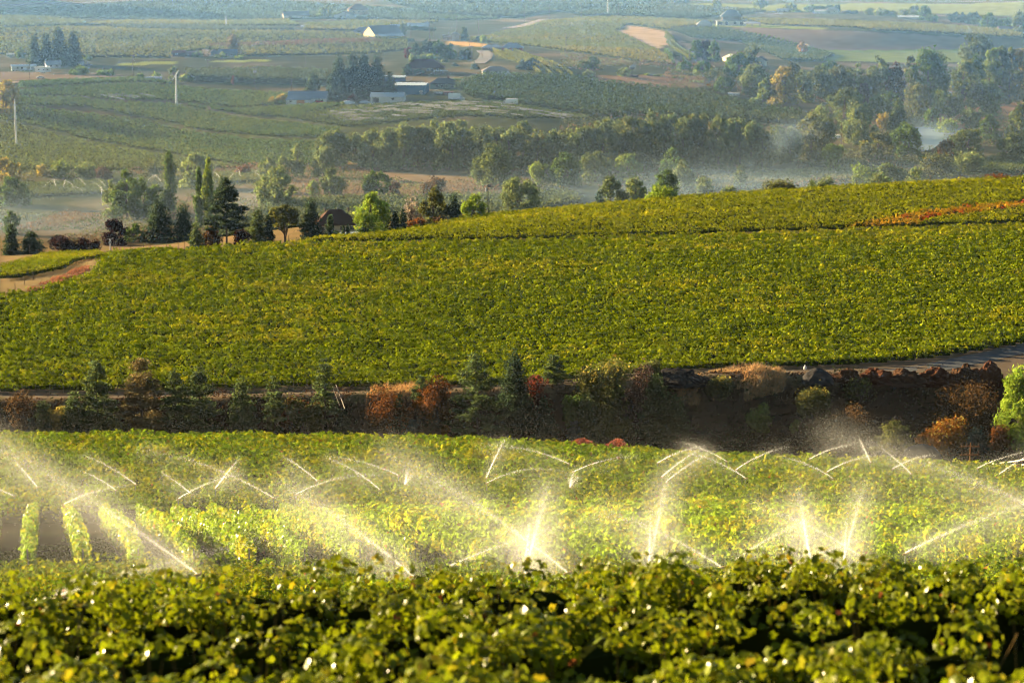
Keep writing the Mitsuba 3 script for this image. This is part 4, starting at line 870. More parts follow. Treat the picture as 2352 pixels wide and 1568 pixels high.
# ------------------------------------------------------------------ foreground and near vine rows, each row a thing
LEAF2D = np.array([(.42, -.42), (.62, .2), (.22, .3), (0, .66), (-.22, .3), (-.62, .2), (-.42, -.42)])
def lobed_leaves(c, nrm, size, col, rng):
    """vine leaves with five lobes, folded along the middle rib and cupped"""
    n = len(c); size = np.broadcast_to(np.asarray(size, float), (n,))
    t = unit(np.cross(nrm, rng.normal(size=(n, 3)))); b = np.cross(nrm, t)
    x, y = LEAF2D[:, 0] - 0, LEAF2D[:, 1] - .1
    cup = rng.uniform(-.12, .38, n)
    ring = c[:, None] + size[:, None, None] * (x[None, :, None] * b[:, None] + y[None, :, None] * t[:, None] - (cup[:, None] * np.abs(x) + .15 * y ** 2)[..., None] * nrm[:, None])
    v = np.concatenate([ring, c[:, None]], 1); m = len(x)
    f = np.arange(n)[:, None, None] * (m + 1) + np.stack([np.arange(m), (np.arange(m) + 1) % m, np.full(m, m)], 1)[None]
    return v.reshape(-1, 3), f.reshape(-1, 3), np.repeat(col, m + 1, axis=0)
frng = np.random.default_rng(5)
F_ANG = math.radians(38); FC, FS = math.cos(F_ANG), math.sin(F_ANG)
FORE = ['vine row closest to the camera filling the bottom right corner', 'second vine row from the bottom of the photo', 'third foreground vine row from the bottom', 'fourth foreground vine row from the bottom',
        'fifth foreground vine row, ending right of the middle', 'sixth foreground vine row, cresting at the right', 'seventh foreground vine row on the crest of the slope', 'last vine row on the crest before the water spray',
        'farthest left foreground vine row on the crest', 'low vine row behind the crest at left']
FN = [0]
def fore_rows():
    sp, y0 = 2.75, 12.2
    for r in range(1, 10):
        # row line through (0, y0 + r * sp / cos)
        oy = y0 + r * sp / FC
        a = np.linspace(-16, 16, 700); X = a * FC; Y = oy + a * FS
        ok = (Y > 13.2) & (Y < 33.5) & (np.abs(X) < Y * .245 + .6)
        if ok.sum() < 10: continue
        a0, a1 = a[ok].min(), a[ok].max(); ln = a1 - a0
        n = int(ln * (820 if r < 6 else 480)); lob = max(int(ln / .24), 4)
        ca_, hh = rng_(lob, a0, a1), frng.random(lob)
        ca_ = np.repeat(ca_, 3); k = np.tile([0, 1, 2], lob); m = len(ca_)
        cx = frng.normal(0, .16, m); cz = np.array([.8, 1.2, 1.64])[k] + frng.normal(0, .09, m) + .09 * np.sin(ca_ * 1.7 + r) * (k == 2) + .1 * np.sin(ca_ * 5.1 + r * 2)
        rad = frng.uniform(.17, .32, m)
        i = frng.choice(m, n, p=rad ** 2 / (rad ** 2).sum()); d = unit(frng.normal(size=(n, 3)))
        aa = ca_[i] + d[:, 0] * rad[i] * 1.2; bb = cx[i] + d[:, 1] * rad[i] * 1.1
        PX, PY = aa * FC - bb * FS, oy + aa * FS + bb * FC
        P = np.stack([PX, PY, ground_z(PX, PY) + np.maximum(cz[i] + d[:, 2] * rad[i], .15)], -1)
        N = unit(np.stack([d[:, 0] * FC - d[:, 1] * FS, d[:, 0] * FS + d[:, 1] * FC, d[:, 2] + .25], -1) + frng.normal(0, .5, (n, 3)))
        C = vary(np.array([.17, .2, .004]), n, frng, .2, .05) * (.7 + .6 * meshkit.noise(P * 2.2, 12))[:, None]
        yl = frng.random(n) < .25 * meshkit.noise(P * 1.1, 6); C[yl] = vary(np.array([.28, .26, .012]), int(yl.sum()), frng, .2, .12)
        bw = frng.random(n) < .004; C[bw] = vary(np.array([.22, .07, .02]), int(bw.sum()), frng, .3, .15)
        FN[0] += 1
        key = thing('vine_row', FORE[FN[0] - 1], 'vine row', 'vine rows in the foreground')
        mb = MB().add(*lobed_leaves(P, N, frng.uniform(.055, .105, n), np.clip(C, .004, .6), frng)); mb.put(key, 'foliage', 'wet_leaf', kind='stuff')
        w = MB()
        row_poly = shapely.Polygon([(x * FC - b * FS, oy + x * FS + b * FC) for x, b in ((a0, -.9), (a1, -.9), (a1, .9), (a0, .9))])
        k = max(int(ln / .5), 3); ax = np.linspace(a0, a1, k); zz = ground_z(ax * FC, oy + ax * FS)
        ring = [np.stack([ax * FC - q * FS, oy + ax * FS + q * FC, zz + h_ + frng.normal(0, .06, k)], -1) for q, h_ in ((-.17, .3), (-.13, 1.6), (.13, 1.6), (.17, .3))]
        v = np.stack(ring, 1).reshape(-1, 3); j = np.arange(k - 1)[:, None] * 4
        w.add(v, np.concatenate([np.concatenate([j + [q, q + 4, q + 5], j + [q, q + 5, q + 1]], 1).reshape(-1, 3) for q in range(3)]), vary(np.array([.018, .022, .004]), len(v), frng, .2, .1))  # core box coloured near black to deepen the shade of the row faces
        for q in np.arange(a0 + .5, a1, 1.25):
            bx, by = q * FC, oy + q * FS; g = float(ground_z(bx, by))
            w.add(*tube_vf([[bx, by, g - .1], [bx + .03, by, g + .5], [bx - .02, by + .03, g + 1.0]], [.04, .032, .02], 5), (.09, .06, .04))
        w.put(key, 'canes_and_dark_core', 'paint')
        # loose shoots that stick out of the top
        s = MB()
        for q in frng.uniform(a0, a1, int(ln * 1.6)):
            bx, by = q * FC, oy + q * FS; g = float(ground_z(bx, by)); e = frng.normal(0, .14, 2)
            s.add(*tube_vf([[bx, by, g + 1.5], [bx + e[0] * .4, by + e[1] * .4, g + 1.95], [bx + e[0], by + e[1], g + 2.2 + frng.random() * .2]], [.006, .005, .003], 3), (.2, .13, .05))
        if s.v: s.put(key, 'shoots', 'paint', kind='stuff')
def rng_(k, a, b): return np.sort(frng.uniform(a, b, k))
fore_rows()
POST_C = (.30, .26, .21)
def post_vf(p, h, r=.05, lean=(0, 0)): return tube_vf([p - [0, 0, .2], p + [lean[0] * h, lean[1] * h, h]], [r, r * .9], 6)
def near_rows():
    names = ['leftmost', 'second', 'third', 'fourth', 'fifth', 'sixth', 'seventh', 'eighth', 'ninth']
    for r, k in enumerate(range(-1, 8)):
        c = -.8 + 2.6 * k
        poly = shapely.Polygon([(-.2 * y + c + o, y) for y, o in ((110, -.2), (171, -.2), (171, .2), (110, .2))])
        ang = math.atan2(1, -.2)
        key = thing('vine_row', f'{names[r]} vine row from the left of those running away under the spray', 'vine row', 'vine rows running away from the camera')
        mb = MB(); n = 13000
        Y = frng.uniform(110, 171, n); lobe = np.floor(Y / .55); kk = frng.integers(0, 4, n)
        h1, h2, h3 = (hash01(lobe, kk, kk * 0 + k + 3, seed=s) for s in (21, 22, 23))
        d = unit(frng.normal(size=(n, 3))); rad = .22 + .2 * h1
        yy = (lobe + h2) * .55 + d[:, 1] * rad; xx = -.2 * yy + c + (h3 - .5) * .3 + d[:, 0] * rad * .8
        z = np.array([.5, .95, 1.4, 1.8])[kk] + (h1 - .5) * .3 + d[:, 2] * rad
        P = np.stack([xx, yy, ground_z(xx, yy) + np.maximum(z, .1)], -1)
        mb.add(*leaf_facing(P, unit(d + frng.normal(0, .5, (n, 3))), .24 * np.exp(frng.normal(0, .2, n)), np.clip(near_col(P, n, frng) * 1.35, 0, .6), frng, True))
        mb.put(key, 'foliage', 'wet_leaf', kind='stuff')
        w = MB(); ys = np.linspace(110, 171, 30); zz = ground_z(-.2 * ys + c, ys)
        ring = [np.stack([-.2 * ys + c + q, ys, zz + h_], -1) for q, h_ in ((-.1, .35), (-.08, 1.5), (.08, 1.5), (.1, .35))]
        v = np.stack(ring, 1).reshape(-1, 3); j = np.arange(29)[:, None] * 4
        w.add(v, np.concatenate([np.concatenate([j + [q, q + 4, q + 5], j + [q, q + 5, q + 1]], 1).reshape(-1, 3) for q in range(3)]), (.035, .04, .008))
        for y in np.arange(110.4, 171, 1.4):
            p = G(-.2 * y + c, y); w.add(*tube_vf([p - [0, 0, .1], p + [0, 0, .6]], .035, 4), (.1, .07, .05))
        w.put(key, 'trunks', 'paint')
        for y in (109.6, 140.5, 171.4):
            part(key, 'post', post_vf(G(-.2 * y + c, y), 2.05, .045, (0, -.06 if y < 120 else 0)), 'paint', color=POST_C)
near_rows()
def turf(mb):
    n = 26000; u = frng.uniform(-30, 2, n); Y = frng.uniform(104, 172, n); X = -.2 * Y - 5 + (u + 30) * .9
    alley = ((X + .2 * Y + .8) / 2.6) % 1
    ok = (np.abs(alley - .5) < .33) & (meshkit.fbm(np.stack([X, Y, X * 0], -1) * .12, 2, seed=3) + np.clip((134 - Y) / 60, -.4, .3) > .42) & in_view(np.stack([X, Y, ground_z(X, Y)], -1))
    P = np.stack([X[ok], Y[ok], ground_z(X[ok], Y[ok]) + .08], -1); m = len(P)
    mb.add(*leaf_facing(P, unit(frng.normal(0, 1, (m, 3)) * [1, 1, .3]), .26, vary(np.array([.07, .10, .015]), m, frng), frng))
stuff('grass', 'green grass in the alleys between the vine rows at lower left', 'grass', turf)

# ------------------------------------------------------------------ posts of the hillside vineyard and fences
def edge_pts(pts, step, dmin=400.0):
    p = np.array([ground_at(x, y, dmin)[:2] for x, y in pts]); line = shapely.LineString(p)
    return [np.array(line.interpolate(q).coords[0]) for q in np.arange(0, line.length, step)]
prng = np.random.default_rng(9)
def vine_posts(pts, label, group, step=2.45, h=1.95, dmin=400.0, off=(0, -.35)):
    for x, y in edge_pts(pts, step, dmin):
        p = G(x + off[0], y + off[1])
        if not in_view(p, 10): continue
        key = thing('vine_post', label, 'post', group)
        part(None, key, post_vf(p, h * prng.uniform(.93, 1.06), .06, (prng.normal(0, .02), prng.uniform(-.16, -.02))), 'paint', color=np.array(POST_C) * prng.uniform(.7, 1.15))
vine_posts([(-10, 905), (392, 902), (784, 893), (1176, 883), (1568, 848), (1960, 836), (2110, 826)], 'weathered grey end post leaning at the lower edge of the hillside vineyard', 'end posts along the road')
vine_posts([(560, 565), (784, 563), (1176, 557), (1568, 546), (1900, 534)], 'thin grey post in the dark headland line across the hillside vineyard', 'posts along the headland line', step=4.9, dmin=590, off=(0, 2.5))
def fence(label, posts, dists, h, name='fence', wire=True):
    key = thing(name, label, 'fence')
    P = []
    for (x, y), d in zip(posts, dists):
        b = at_d(x, y, d); p = G(b[0], b[1]); P.append(p)
        part(key, 'post', post_vf(p, h * prng.uniform(.9, 1.1), .08), 'paint', color=np.array((.2, .15, .1)) * prng.uniform(.7, 1.2))
    if wire:
        w = MB()
        for a, b in zip(P, P[1:]):
            for q in (.45, .9): w.add(*tube_vf([a + [0, 0, h * q], b + [0, 0, h * q]], .012, 3), (.25, .24, .22))
        w.put(key, 'wire', 'paint')
fence('wire fence with brown posts along the dry terrace at far left', [(x, 590) for x in (-25, 3, 68, 138, 206, 262)], [728] * 6, 3.3)
xs = [275, 300, 330, 345, 383, 410, 424, 441, 448, 484, 521, 557, 593, 630, 663, 706, 748]
fence('wire deer fence with brown posts along the ridge before the pine', [(x, 575) for x in xs], [700 + i * .9 for i in range(len(xs))], 3.2)
xs = [1000, 1030, 1060, 1100, 1140, 1168]
fence('wire fence with dark posts climbing past the ridge power pole', [(x, 510) for x in xs], [728 + i * 3 for i in range(len(xs))], 3.2)
xs = [1545, 1582, 1636, 1680, 1712, 1735, 1771, 1804, 1850, 1883, 1918, 1966, 2017, 2080, 2137, 2205, 2290]
fence('long fence of thin dark posts along the right half of the ridge', [(x, 440) for x in xs], [745 + i * 1.4 for i in range(len(xs))], 3.4)
fence('short fence of small brown posts beside the dry red weeds at left', [(18, 660), (34, 645), (56, 640), (76, 634), (100, 622), (134, 616), (168, 604), (205, 596)], [548, 556, 566, 574, 590, 600, 618, 634], 2.0)

# ------------------------------------------------------------------ the bank: undergrowth, dry grass, heaps, road
brng = np.random.default_rng(31)
def scrub(mb):
    n = 90000; X = brng.uniform(-105, 105, n); Y = np.where(brng.random(n) < .6, brng.uniform(396, 438, n), brng.uniform(296, 400, n))
    u = X / Y; lim = np.interp(u, [-.21, 0, .07, .14, .21], [411, 421, 431, 437, 440]) - .5; ok = Y < lim; X, Y = X[ok], Y[ok]
    ok = in_view(np.stack([X, Y, ground_z(X, Y)], -1), 60); X, Y = X[ok], Y[ok]; m = len(X)
    k = meshkit.fbm(np.stack([X, Y, X * 0], -1) * .16, 3, seed=2)
    hump = meshkit.noise(np.stack([X * .45, Y * .45, X * 0], -1), 7)
    P = np.stack([X, Y, ground_z(X, Y) + brng.random(m) ** 1.2 * (.3 + 2.4 * hump * (k > .42))], -1)
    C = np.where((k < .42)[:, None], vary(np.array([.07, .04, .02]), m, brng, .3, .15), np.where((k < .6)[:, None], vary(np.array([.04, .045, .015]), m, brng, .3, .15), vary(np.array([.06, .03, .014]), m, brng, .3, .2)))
    mb.add(*leaf_facing(P, unit(brng.normal(0, 1, (m, 3))), .38, C, brng))
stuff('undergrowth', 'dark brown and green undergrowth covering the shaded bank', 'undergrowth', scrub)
def drygrass(mb):
    for pts, n, hh, col in (([(1548, 880), (1600, 862), (1700, 850), (1803, 857), (1800, 905), (1700, 925), (1560, 935)], 15000, 1.7, (.5, .34, .17)), ([(840, 912), (880, 895), (990, 885), (1000, 915), (900, 935), (840, 945)], 6500, 1.6, (.5, .32, .14)),
                            ([(60, 668), (100, 648), (205, 610), (206, 622), (110, 660), (70, 684)], 3000, 1.1, (.36, .17, .10)), ([(0, 600), (220, 594), (200, 606), (0, 625)], 3500, .5, (.45, .31, .15)), ([(1288, 1012), (1500, 1018), (1508, 1032), (1300, 1024)], 0, 1, (.3, .1, .06))):
        if not n: continue
        poly = poly_ground(pts, 395); x0, y0, x1, y1 = poly.bounds
        X, Y = brng.uniform(x0, x1, n * 4), brng.uniform(y0, y1, n * 4); ok = shapely.contains_xy(poly, X, Y); X, Y = X[ok][:n], Y[ok][:n]; m = len(X)
        keep = meshkit.fbm(np.stack([X * .22, Y * .22, X * 0], -1), 3, seed=6) > .38; X, Y = X[keep], Y[keep]; m = len(X)
        z = ground_z(X, Y); e = brng.normal(0, .3, (m, 2)) + [.15, 0]; h = hh * brng.uniform(.3, 1.1, m) * (.15 + 1.2 * meshkit.noise(np.stack([X * .45, Y * .45, X * 0], -1), 4) ** 1.5)
        a = brng.uniform(0, 6.28, m); o = np.stack([np.cos(a), np.sin(a)], 1) * .11
        v = np.stack([np.stack([X + o[:, 0], Y + o[:, 1], z - .1], -1), np.stack([X - o[:, 0], Y - o[:, 1], z - .1], -1), np.stack([X + e[:, 0] * h, Y + e[:, 1] * h, z + h], -1)], 1).reshape(-1, 3)
        mb.add(v, np.arange(3 * m).reshape(m, 3), np.repeat(vary(np.array(col), m, brng, .2, .08), 3, axis=0))
stuff('dry_grass', 'tall golden dry grass on the bank top and the left terrace', 'grass', drygrass)
def weeds(mb):
    n = 5200; x = brng.uniform(1285, 1512, n)
    d = 264 + brng.normal(0, .8, n); b = at_d(x, np.full(n, 1020.), d); X, Y = b[:, 0], b[:, 1]
    P = np.stack([X, Y, ground_z(X, Y) + brng.random(n) * 2.3 * (.5 + .8 * meshkit.noise(np.stack([X * .5, Y * 0, Y * 0], -1), 3))], -1)
    mb.add(*leaf_facing(P, unit(brng.normal(0, 1, (n, 3))), .26, vary(np.array([.3, .1, .06]), n, brng, .25, .15), brng))
stuff('weeds', 'pinkish red weeds along the far edge of the sprinkled terrace', 'weeds', weeds)
def heap(name, label, cat, x, y, w, h, col, seed, D=None, depth=.8, rough=.22):
    b = ground_at(x, y, 395) if D is None else G(*at_d(x, y, D)[:2]); m = mpp(b[1]); W, H = w * m / 2, h * m
    s = trimesh.creation.icosphere(subdivisions=4); v = np.array(s.vertices)
    q = meshkit.fbm(v * 2.2 + seed * 7.1, 4, seed) - .5
    v = v * (1 + rough * 2 * q[:, None]); v[:, 2] = np.where(v[:, 2] < 0, v[:, 2] * .3, np.sign(v[:, 2]) * np.abs(v[:, 2]) ** 1.15)
    v = v * [W, W * depth, H] + b
    key = thing(name, label, cat); part(None, key, (v, np.array(s.faces)), 'paint', color=np.asarray(col) * (.7 + .8 * (q + .5))[:, None], smooth=False)
heap('mulch_heap', 'dark brush pile at the bank top left of the tan slope', 'pile', 1560, 880, 130, 30, (.03, .027, .025), 1, rough=.4)
heap('gravel_pile', 'conical black gravel pile on the bank edge below the white tank', 'pile', 1877, 882, 76, 34, (.045, .043, .043), 2, rough=.1)
for i, (x, y, w, h, lb) in enumerate([(1944, 876, 66, 26, 'small brown mulch heap right of the black pile'), (2012, 878, 76, 30, 'second brown mulch heap from the black pile'), (2080, 880, 90, 30, 'long reddish mulch heap in the middle of the row'), (2150, 880, 90, 30, 'dark red mulch heap right of the long one'), (2215, 880, 84, 34, 'tall brown mulch heap near the road'), (2268, 884, 74, 38, 'rightmost brown mulch heap beside the big poplar')]):
    heap('mulch_heap', lb, 'pile', x, y, w, h, (.075, .032, .018) if i % 2 else (.065, .036, .022), 3 + i, rough=.6)
heap('rubble_mound', 'pale grey rubble mound low on the dark slope at right', 'pile', 2118, 1000, 100, 40, (.055, .054, .055), 12, D=402, rough=.12)
def ribbon(name, line, width, col, lift=.06, dmin=395.0, taper=None):
    p = np.array([ground_at(x, y, dmin)[:2] for x, y in line]); L = shapely.LineString(p)
    k = max(int(L.length / 3), 4); c = np.array([L.interpolate(q, normalized=True).coords[0] for q in np.linspace(0, 1, k)])
    t = unit(np.gradient(c, axis=0)); nn = np.stack([-t[:, 1], t[:, 0]], 1); cols = np.linspace(-.5, .5, 5)
    v = np.stack([np.column_stack([c + nn * width * o, ground_z(*(c + nn * width * o).T) + lift + .35 * np.clip((c[:, 1] - 500) / 500, 0, 1)]) for o in cols], 1).reshape(-1, 3)
    i, j = np.meshgrid(np.arange(k - 1), np.arange(4), indexing='ij'); q = (i * 5 + j).ravel()
    f = np.vstack([np.stack([q, q + 1, q + 6], 1), np.stack([q, q + 6, q + 5], 1)])
    nz = meshkit.fbm(v * .35, 3)[:, None]
    key = numbered(name); part(None, key, (v, f), 'paint', color=np.asarray(col) * (.75 + .5 * nz)); tag(key, kind='structure')
ribbon('road', [(2020, 868), (2120, 848), (2230, 826), (2352, 800), (2460, 775)], 6.5, (.12, .125, .13))
ribbon('dirt_road', [(2250, 186), (1700, 188)], 0.2, (.2, .2, .2), dmin=1250) if False else None
ribbon('lane', [(1165, 66), (1195, 62), (1225, 54), (1249, 46)], 9, (.34, .3, .27), dmin=1500)
ribbon('lane', [(1096, 148), (1112, 138), (1118, 126), (1108, 118)], 8, (.26, .25, .25), dmin=1250)
ribbon('lane', [(0, 14), (120, 8), (330, 2), (480, -4)], 10, (.3, .29, .28), dmin=1900)
ribbon('lane', [(1500, 24), (1600, 28), (1700, 30), (1800, 33)], 8, (.3, .29, .28), dmin=2000)
ribbon('track', [(1500, 118), (1540, 138), (1575, 152)], 7, (.3, .22, .15), dmin=1250)
ribbon('track', [(20, 192), (120, 188), (230, 178), (330, 182)], 6, (.3, .24, .18), dmin=1200)
# ------------------------------------------------------------------ buildings, vehicles, poles
def xf(v, b, rot):
    v = np.asarray(v, float).reshape(-1, 3).copy(); c, s = math.cos(rot), math.sin(rot)
    v[:, :2] = v[:, :2] @ np.array([[c, s], [-s, c]]); return v + b
def lbox(b, rot, x0, x1, y0, y1, z0, z1):
    v, f = box_vf(((x0 + x1) / 2, (y0 + y1) / 2, (z0 + z1) / 2), (x1 - x0, y1 - y0, z1 - z0)); return xf(v, b, rot), f
def roof_vf(b, rot, L, W, z, rise, hip, over=.5, th=.22, ox=0, oy=0, ridge_y=False):
    l, w = L / 2 + over, W / 2 + over; z0 = z - over * rise / max(W / 2, 1) * .6
    if ridge_y: l, w = w, l
    i = min(w, l * .95) if hip else 0
    lo = [(-l, -w, z0), (l, -w, z0), (l, w, z0), (-l, w, z0)]; top = [(-l + i, 0, z + rise), (l - i, 0, z + rise)]
    v = np.array(lo + top); v = np.vstack([v, v - [0, 0, th]])
    if ridge_y: v = v[:, [1, 0, 2]] * [-1, 1, 1]
    v[:, 0] += ox; v[:, 1] += oy
    f = [[0, 1, 5], [0, 5, 4], [2, 3, 4], [2, 4, 5], [1, 2, 5], [3, 0, 4]] if hip else [[0, 1, 5], [0, 5, 4], [2, 3, 4], [2, 4, 5]]
    g = [[a + 6, c + 6, b_ + 6] for a, b_, c in f]
    rim = [(0, 1), (2, 3), (1, 2), (3, 0)] if hip else [(0, 1), (2, 3), (1, 5), (5, 2), (3, 4), (4, 0)]
    for a, c in rim: g += [[a, a + 6, c + 6], [a, c + 6, c]]
    return xf(v, b, rot), np.array(f + g)
def walls_vf(b, rot, L, W, H, rise, gable, ridge_y=False):
    l, w = L / 2, W / 2
    v = [(-l, -w, -.8), (l, -w, -.8), (l, w, -.8), (-l, w, -.8), (-l, -w, H), (l, -w, H), (l, w, H), (-l, w, H)]
    f = [[0, 1, 5], [0, 5, 4], [1, 2, 6], [1, 6, 5], [2, 3, 7], [2, 7, 6], [3, 0, 4], [3, 4, 7], [4, 5, 6], [4, 6, 7]]
    if gable:
        r = rise * .93
        if ridge_y: v += [(0, -w, H + r), (0, w, H + r)]; f += [[4, 5, 8], [6, 7, 9]]
        else: v += [(-l, 0, H + r), (l, 0, H + r)]; f += [[7, 4, 8], [5, 6, 9]]
    return xf(v, b, rot), np.array(f)
WIN = (.05, .06, .08); WHITE = (.72, .72, .7)
def opening(key, name, b, rot, side, u, z0, w, h, L, W, col, frame=WHITE, leaf='pane'):
    """a framed opening on the front (side 'f') or left ('l') wall: frame proud of the wall, pane inside it"""
    d = .09
    def at(x0, x1, za, zb, dep):
        if side == 'f': return lbox(b, rot, x0, x1, -W / 2 - dep, -W / 2 + .02, za, zb)
        if side == 'r': return lbox(b, rot, L / 2 - .02, L / 2 + dep, x0, x1, za, zb)
        return lbox(b, rot, -L / 2 - dep, -L / 2 + .02, x0, x1, za, zb)
    k = part(key, name, at(u - w / 2 - .1, u + w / 2 + .1, z0 - .1, z0 + h + .1, d), 'paint', color=frame)
    part(k, leaf, at(u - w / 2, u + w / 2, z0, z0 + h, d + .03), 'metal_paint', color=col)
def house(label, x, y, w, hw, hr, wall, roof, D=None, rot=0.0, depth=.6, hip=False, ridge_y=False, wins=(), doors=(), garage=(), name='house', cat='house', chimney=False, L=None, dmin=420.0, over=.5, lift=0.0, metal=False, swins=()):
    """x, y: the middle of the front wall's foot in photo pixels; w, hw, hr: width, wall and roof height in pixels"""
    b = ground_at(x, y, dmin) if D is None else G(*at_d(x, y, D)[:2])
    if D is not None: b[2] = float(ground_z(b[0], b[1])) + lift
    m = mpp(b[1]); L = w * m; W = L * depth; H, R = hw * m, hr * m
    rot = rot - math.atan2(b[0], b[1])
    b = b + np.array([-math.sin(rot), math.cos(rot), 0]) * W / 2
    key = thing(name, label, cat)
    wv, wf = walls_vf(b, rot, L, W, H, R, not hip, ridge_y); part(key, 'wall', (wv, wf), 'paint', color=wall)
    rk = part(key, 'roof', roof_vf(b, rot, L, W, H, R, hip, over, ridge_y=ridge_y), 'metal_paint' if metal else 'paint', color=roof)
    if chimney: part(rk, 'chimney', lbox(b, rot, L * .12, L * .12 + .8, -.4, .4, H + R * .3, H + R + .9), 'paint', color=(.25, .13, .1))
    s = L
    for u, q, ww, hh in wins: opening(key, 'window', b, rot, 'f', (u - .5) * L, q * H, ww * L, hh * H, L, W, WIN)
    for u, q, ww, hh in swins: opening(key, 'window', b, rot, 'l', (u - .5) * W, q * H, ww * W, hh * H, L, W, WIN)
    for u, ww, hh, c in doors: opening(key, 'door', b, rot, 'f', (u - .5) * L, 0.02, ww * L, hh * H, L, W, c, leaf='panel')
    for u, ww, hh, c in garage: opening(key, 'garage_door', b, rot, 'f', (u - .5) * L, 0.02, ww * L, hh * H, L, W, c, leaf='panel')
    return key, b, rot, m, L, W, H, R
def wing(H_, label, du, dv, L, W, H, R, wall, roof, hip=False, ridge_y=False, wins=(), garage=()):
    """a lower wing in metres relative to the house's centre"""
    key, b, rot = H_[0], H_[1], H_[2]
    c = b + xf([(du, dv, 0)], [0, 0, 0], rot)[0]
    k = part(key, 'wing', walls_vf(c, rot, L, W, H, R, not hip, ridge_y), 'paint', color=wall, label=label)
    part(k, 'roof', roof_vf(c, rot, L, W, H, R, hip, .4, ridge_y=ridge_y), 'paint', color=roof)
    for u, q, ww, hh in wins: opening(k, 'window', c, rot, 'f', (u - .5) * L, q * H, ww * L, hh * H, L, W, WIN, leaf='pane')
    for u, ww, hh, col in garage: opening(k, 'garage_door', c, rot, 'f', (u - .5) * L, .02, ww * L, hh * H, L, W, col, leaf='panel')
CREAM, GREY, BLUEG, TAN, BRN = (.62, .58, .46), (.24, .25, .27), (.2, .23, .27), (.45, .37, .28), (.16, .1, .075)
R4 = [(.15, .35, .1, .4), (.38, .35, .1, .4), (.62, .35, .1, .4), (.85, .35, .1, .4)]
# ridge house
h = house('brown hip roofed house half hidden by the ridge trees', 775, 548, 96, 22, 30, (.5, .46, .4), (.10, .062, .05), D=735, rot=.1, hip=True, wins=R4, chimney=False, depth=.7)
for u in (-3.2, .6, 4.0): part(h[0] + '__roof', 'vent', tube_vf(xf([(u, 0, h[6] + h[7] - .7), (u, 0, h[6] + h[7] + .5)], h[1], h[2]), .22, 8), 'metal_paint', color=(.12, .1, .09))
v, f = box_vf(G(*at_d(806, 548, 716)[:2]) + [0, 0, 1.2], (7.0, 2.4, 2.3), .1); k_ = thing('travel_trailer', 'pale blue and white trailer beside the cedars in front of the ridge house', 'trailer'); part(k_, 'body', (v, f), 'metal_paint', color=(.5, .58, .66))
for q in (-1.2, 0.2): part(k_, 'wheel', tube_vf([[v[:, 0].mean() + q, v[:, 1].min() - .12, v[:, 2].min() + .05], [v[:, 0].mean() + q, v[:, 1].min() + .1, v[:, 2].min() + .05]], .35, 10), 'paint', color=(.02, .02, .02))
# white bungalow below the conifer grove
h = house('white bungalow with blue grey gables and an orange garage door', 705, 238, 86, 12, 14, (.6, .62, .62), (.2, .26, .34), rot=-.12, depth=.62, wins=[(.75, .3, .06, .4), (.9, .3, .06, .4)], doors=[(.83, .05, .8, (.3, .2, .15))])
wing(h, 'low front garage wing with orange door', -h[4] * .22, -h[5] * .55, h[4] * .62, h[5] * .5, h[6] * .85, h[7] * .7, (.62, .64, .64), (.22, .28, .36), hip=True, garage=[(.62, .34, .8, (.5, .2, .07))], wins=[(.2, .3, .1, .4)])
house('long white shed with a pale metal roof beside the grove', 888, 237, 74, 14, 8, (.62, .62, .6), (.36, .42, .48), rot=-.2, depth=.45, name='shed', cat='shed', wins=[(.7, .45, .08, .3)], doors=[(.16, .2, .8, (.06, .06, .07))], metal=True)
house('large blue metal warehouse with a white roof edge', 942, 219, 70, 22, 4, (.05, .15, .26), (.6, .66, .72), rot=-.16, depth=.8, name='warehouse', cat='warehouse', metal=True, over=.3, doors=[(.86, .08, .4, (.3, .33, .36))])
house('low dark blue shed with a long white roof behind the conifers', 905, 189, 46, 11, 3, (.07, .12, .22), (.62, .66, .7), rot=-.16, depth=.5, name='shed', cat='shed', metal=True)
house('dark roofed green house right of the blue warehouse', 1018, 205, 62, 12, 12, (.14, .19, .18), (.05, .06, .075), rot=-.1, hip=True, wins=[(.28, .3, .1, .5), (.45, .3, .08, .5), (.62, .3, .08, .5), (.82, .3, .08, .5)], chimney=True)
h = house('big brown hip roofed house with a white stair and deck', 973, 172, 88, 16, 18, (.22, .14, .08), (.11, .06, .055), rot=-.08, hip=True, wins=[(.62, .5, .06, .32), (.72, .5, .06, .32), (.85, .45, .05, .4)], depth=.55)
part(h[0], 'deck', lbox(h[1], h[2], h[4] * .28, h[4] * .62, -h[5] / 2 - 3.2, -h[5] / 2, 2.0, 2.25), 'paint', color=(.6, .6, .58))
for i in range(6): part(h[0], 'deck_post', lbox(h[1], h[2], h[4] * .28 + i * 1.15, h[4] * .28 + i * 1.15 + .14, -h[5] / 2 - 3.2, -h[5] / 2 - 3.06, -.5, 3.2), 'paint', color=(.6, .6, .58))
part(h[0], 'stair', (xf([(h[4] * .12, -h[5] / 2 - 3.4, -.3), (h[4] * .3, -h[5] / 2 - 3.4, 2.2), (h[4] * .3, -h[5] / 2 - 2.4, 2.2), (h[4] * .12, -h[5] / 2 - 2.4, -.3), (h[4] * .12, -h[5] / 2 - 3.4, -.6), (h[4] * .3, -h[5] / 2 - 3.4, 1.8), (h[4] * .3, -h[5] / 2 - 2.4, 1.8), (h[4] * .12, -h[5] / 2 - 2.4, -.6)], h[1], h[2]), np.array([[0, 1, 2], [0, 2, 3], [4, 6, 5], [4, 7, 6], [0, 4, 5], [0, 5, 1], [3, 2, 6], [3, 6, 7]])), 'paint', color=(.62, .62, .6))
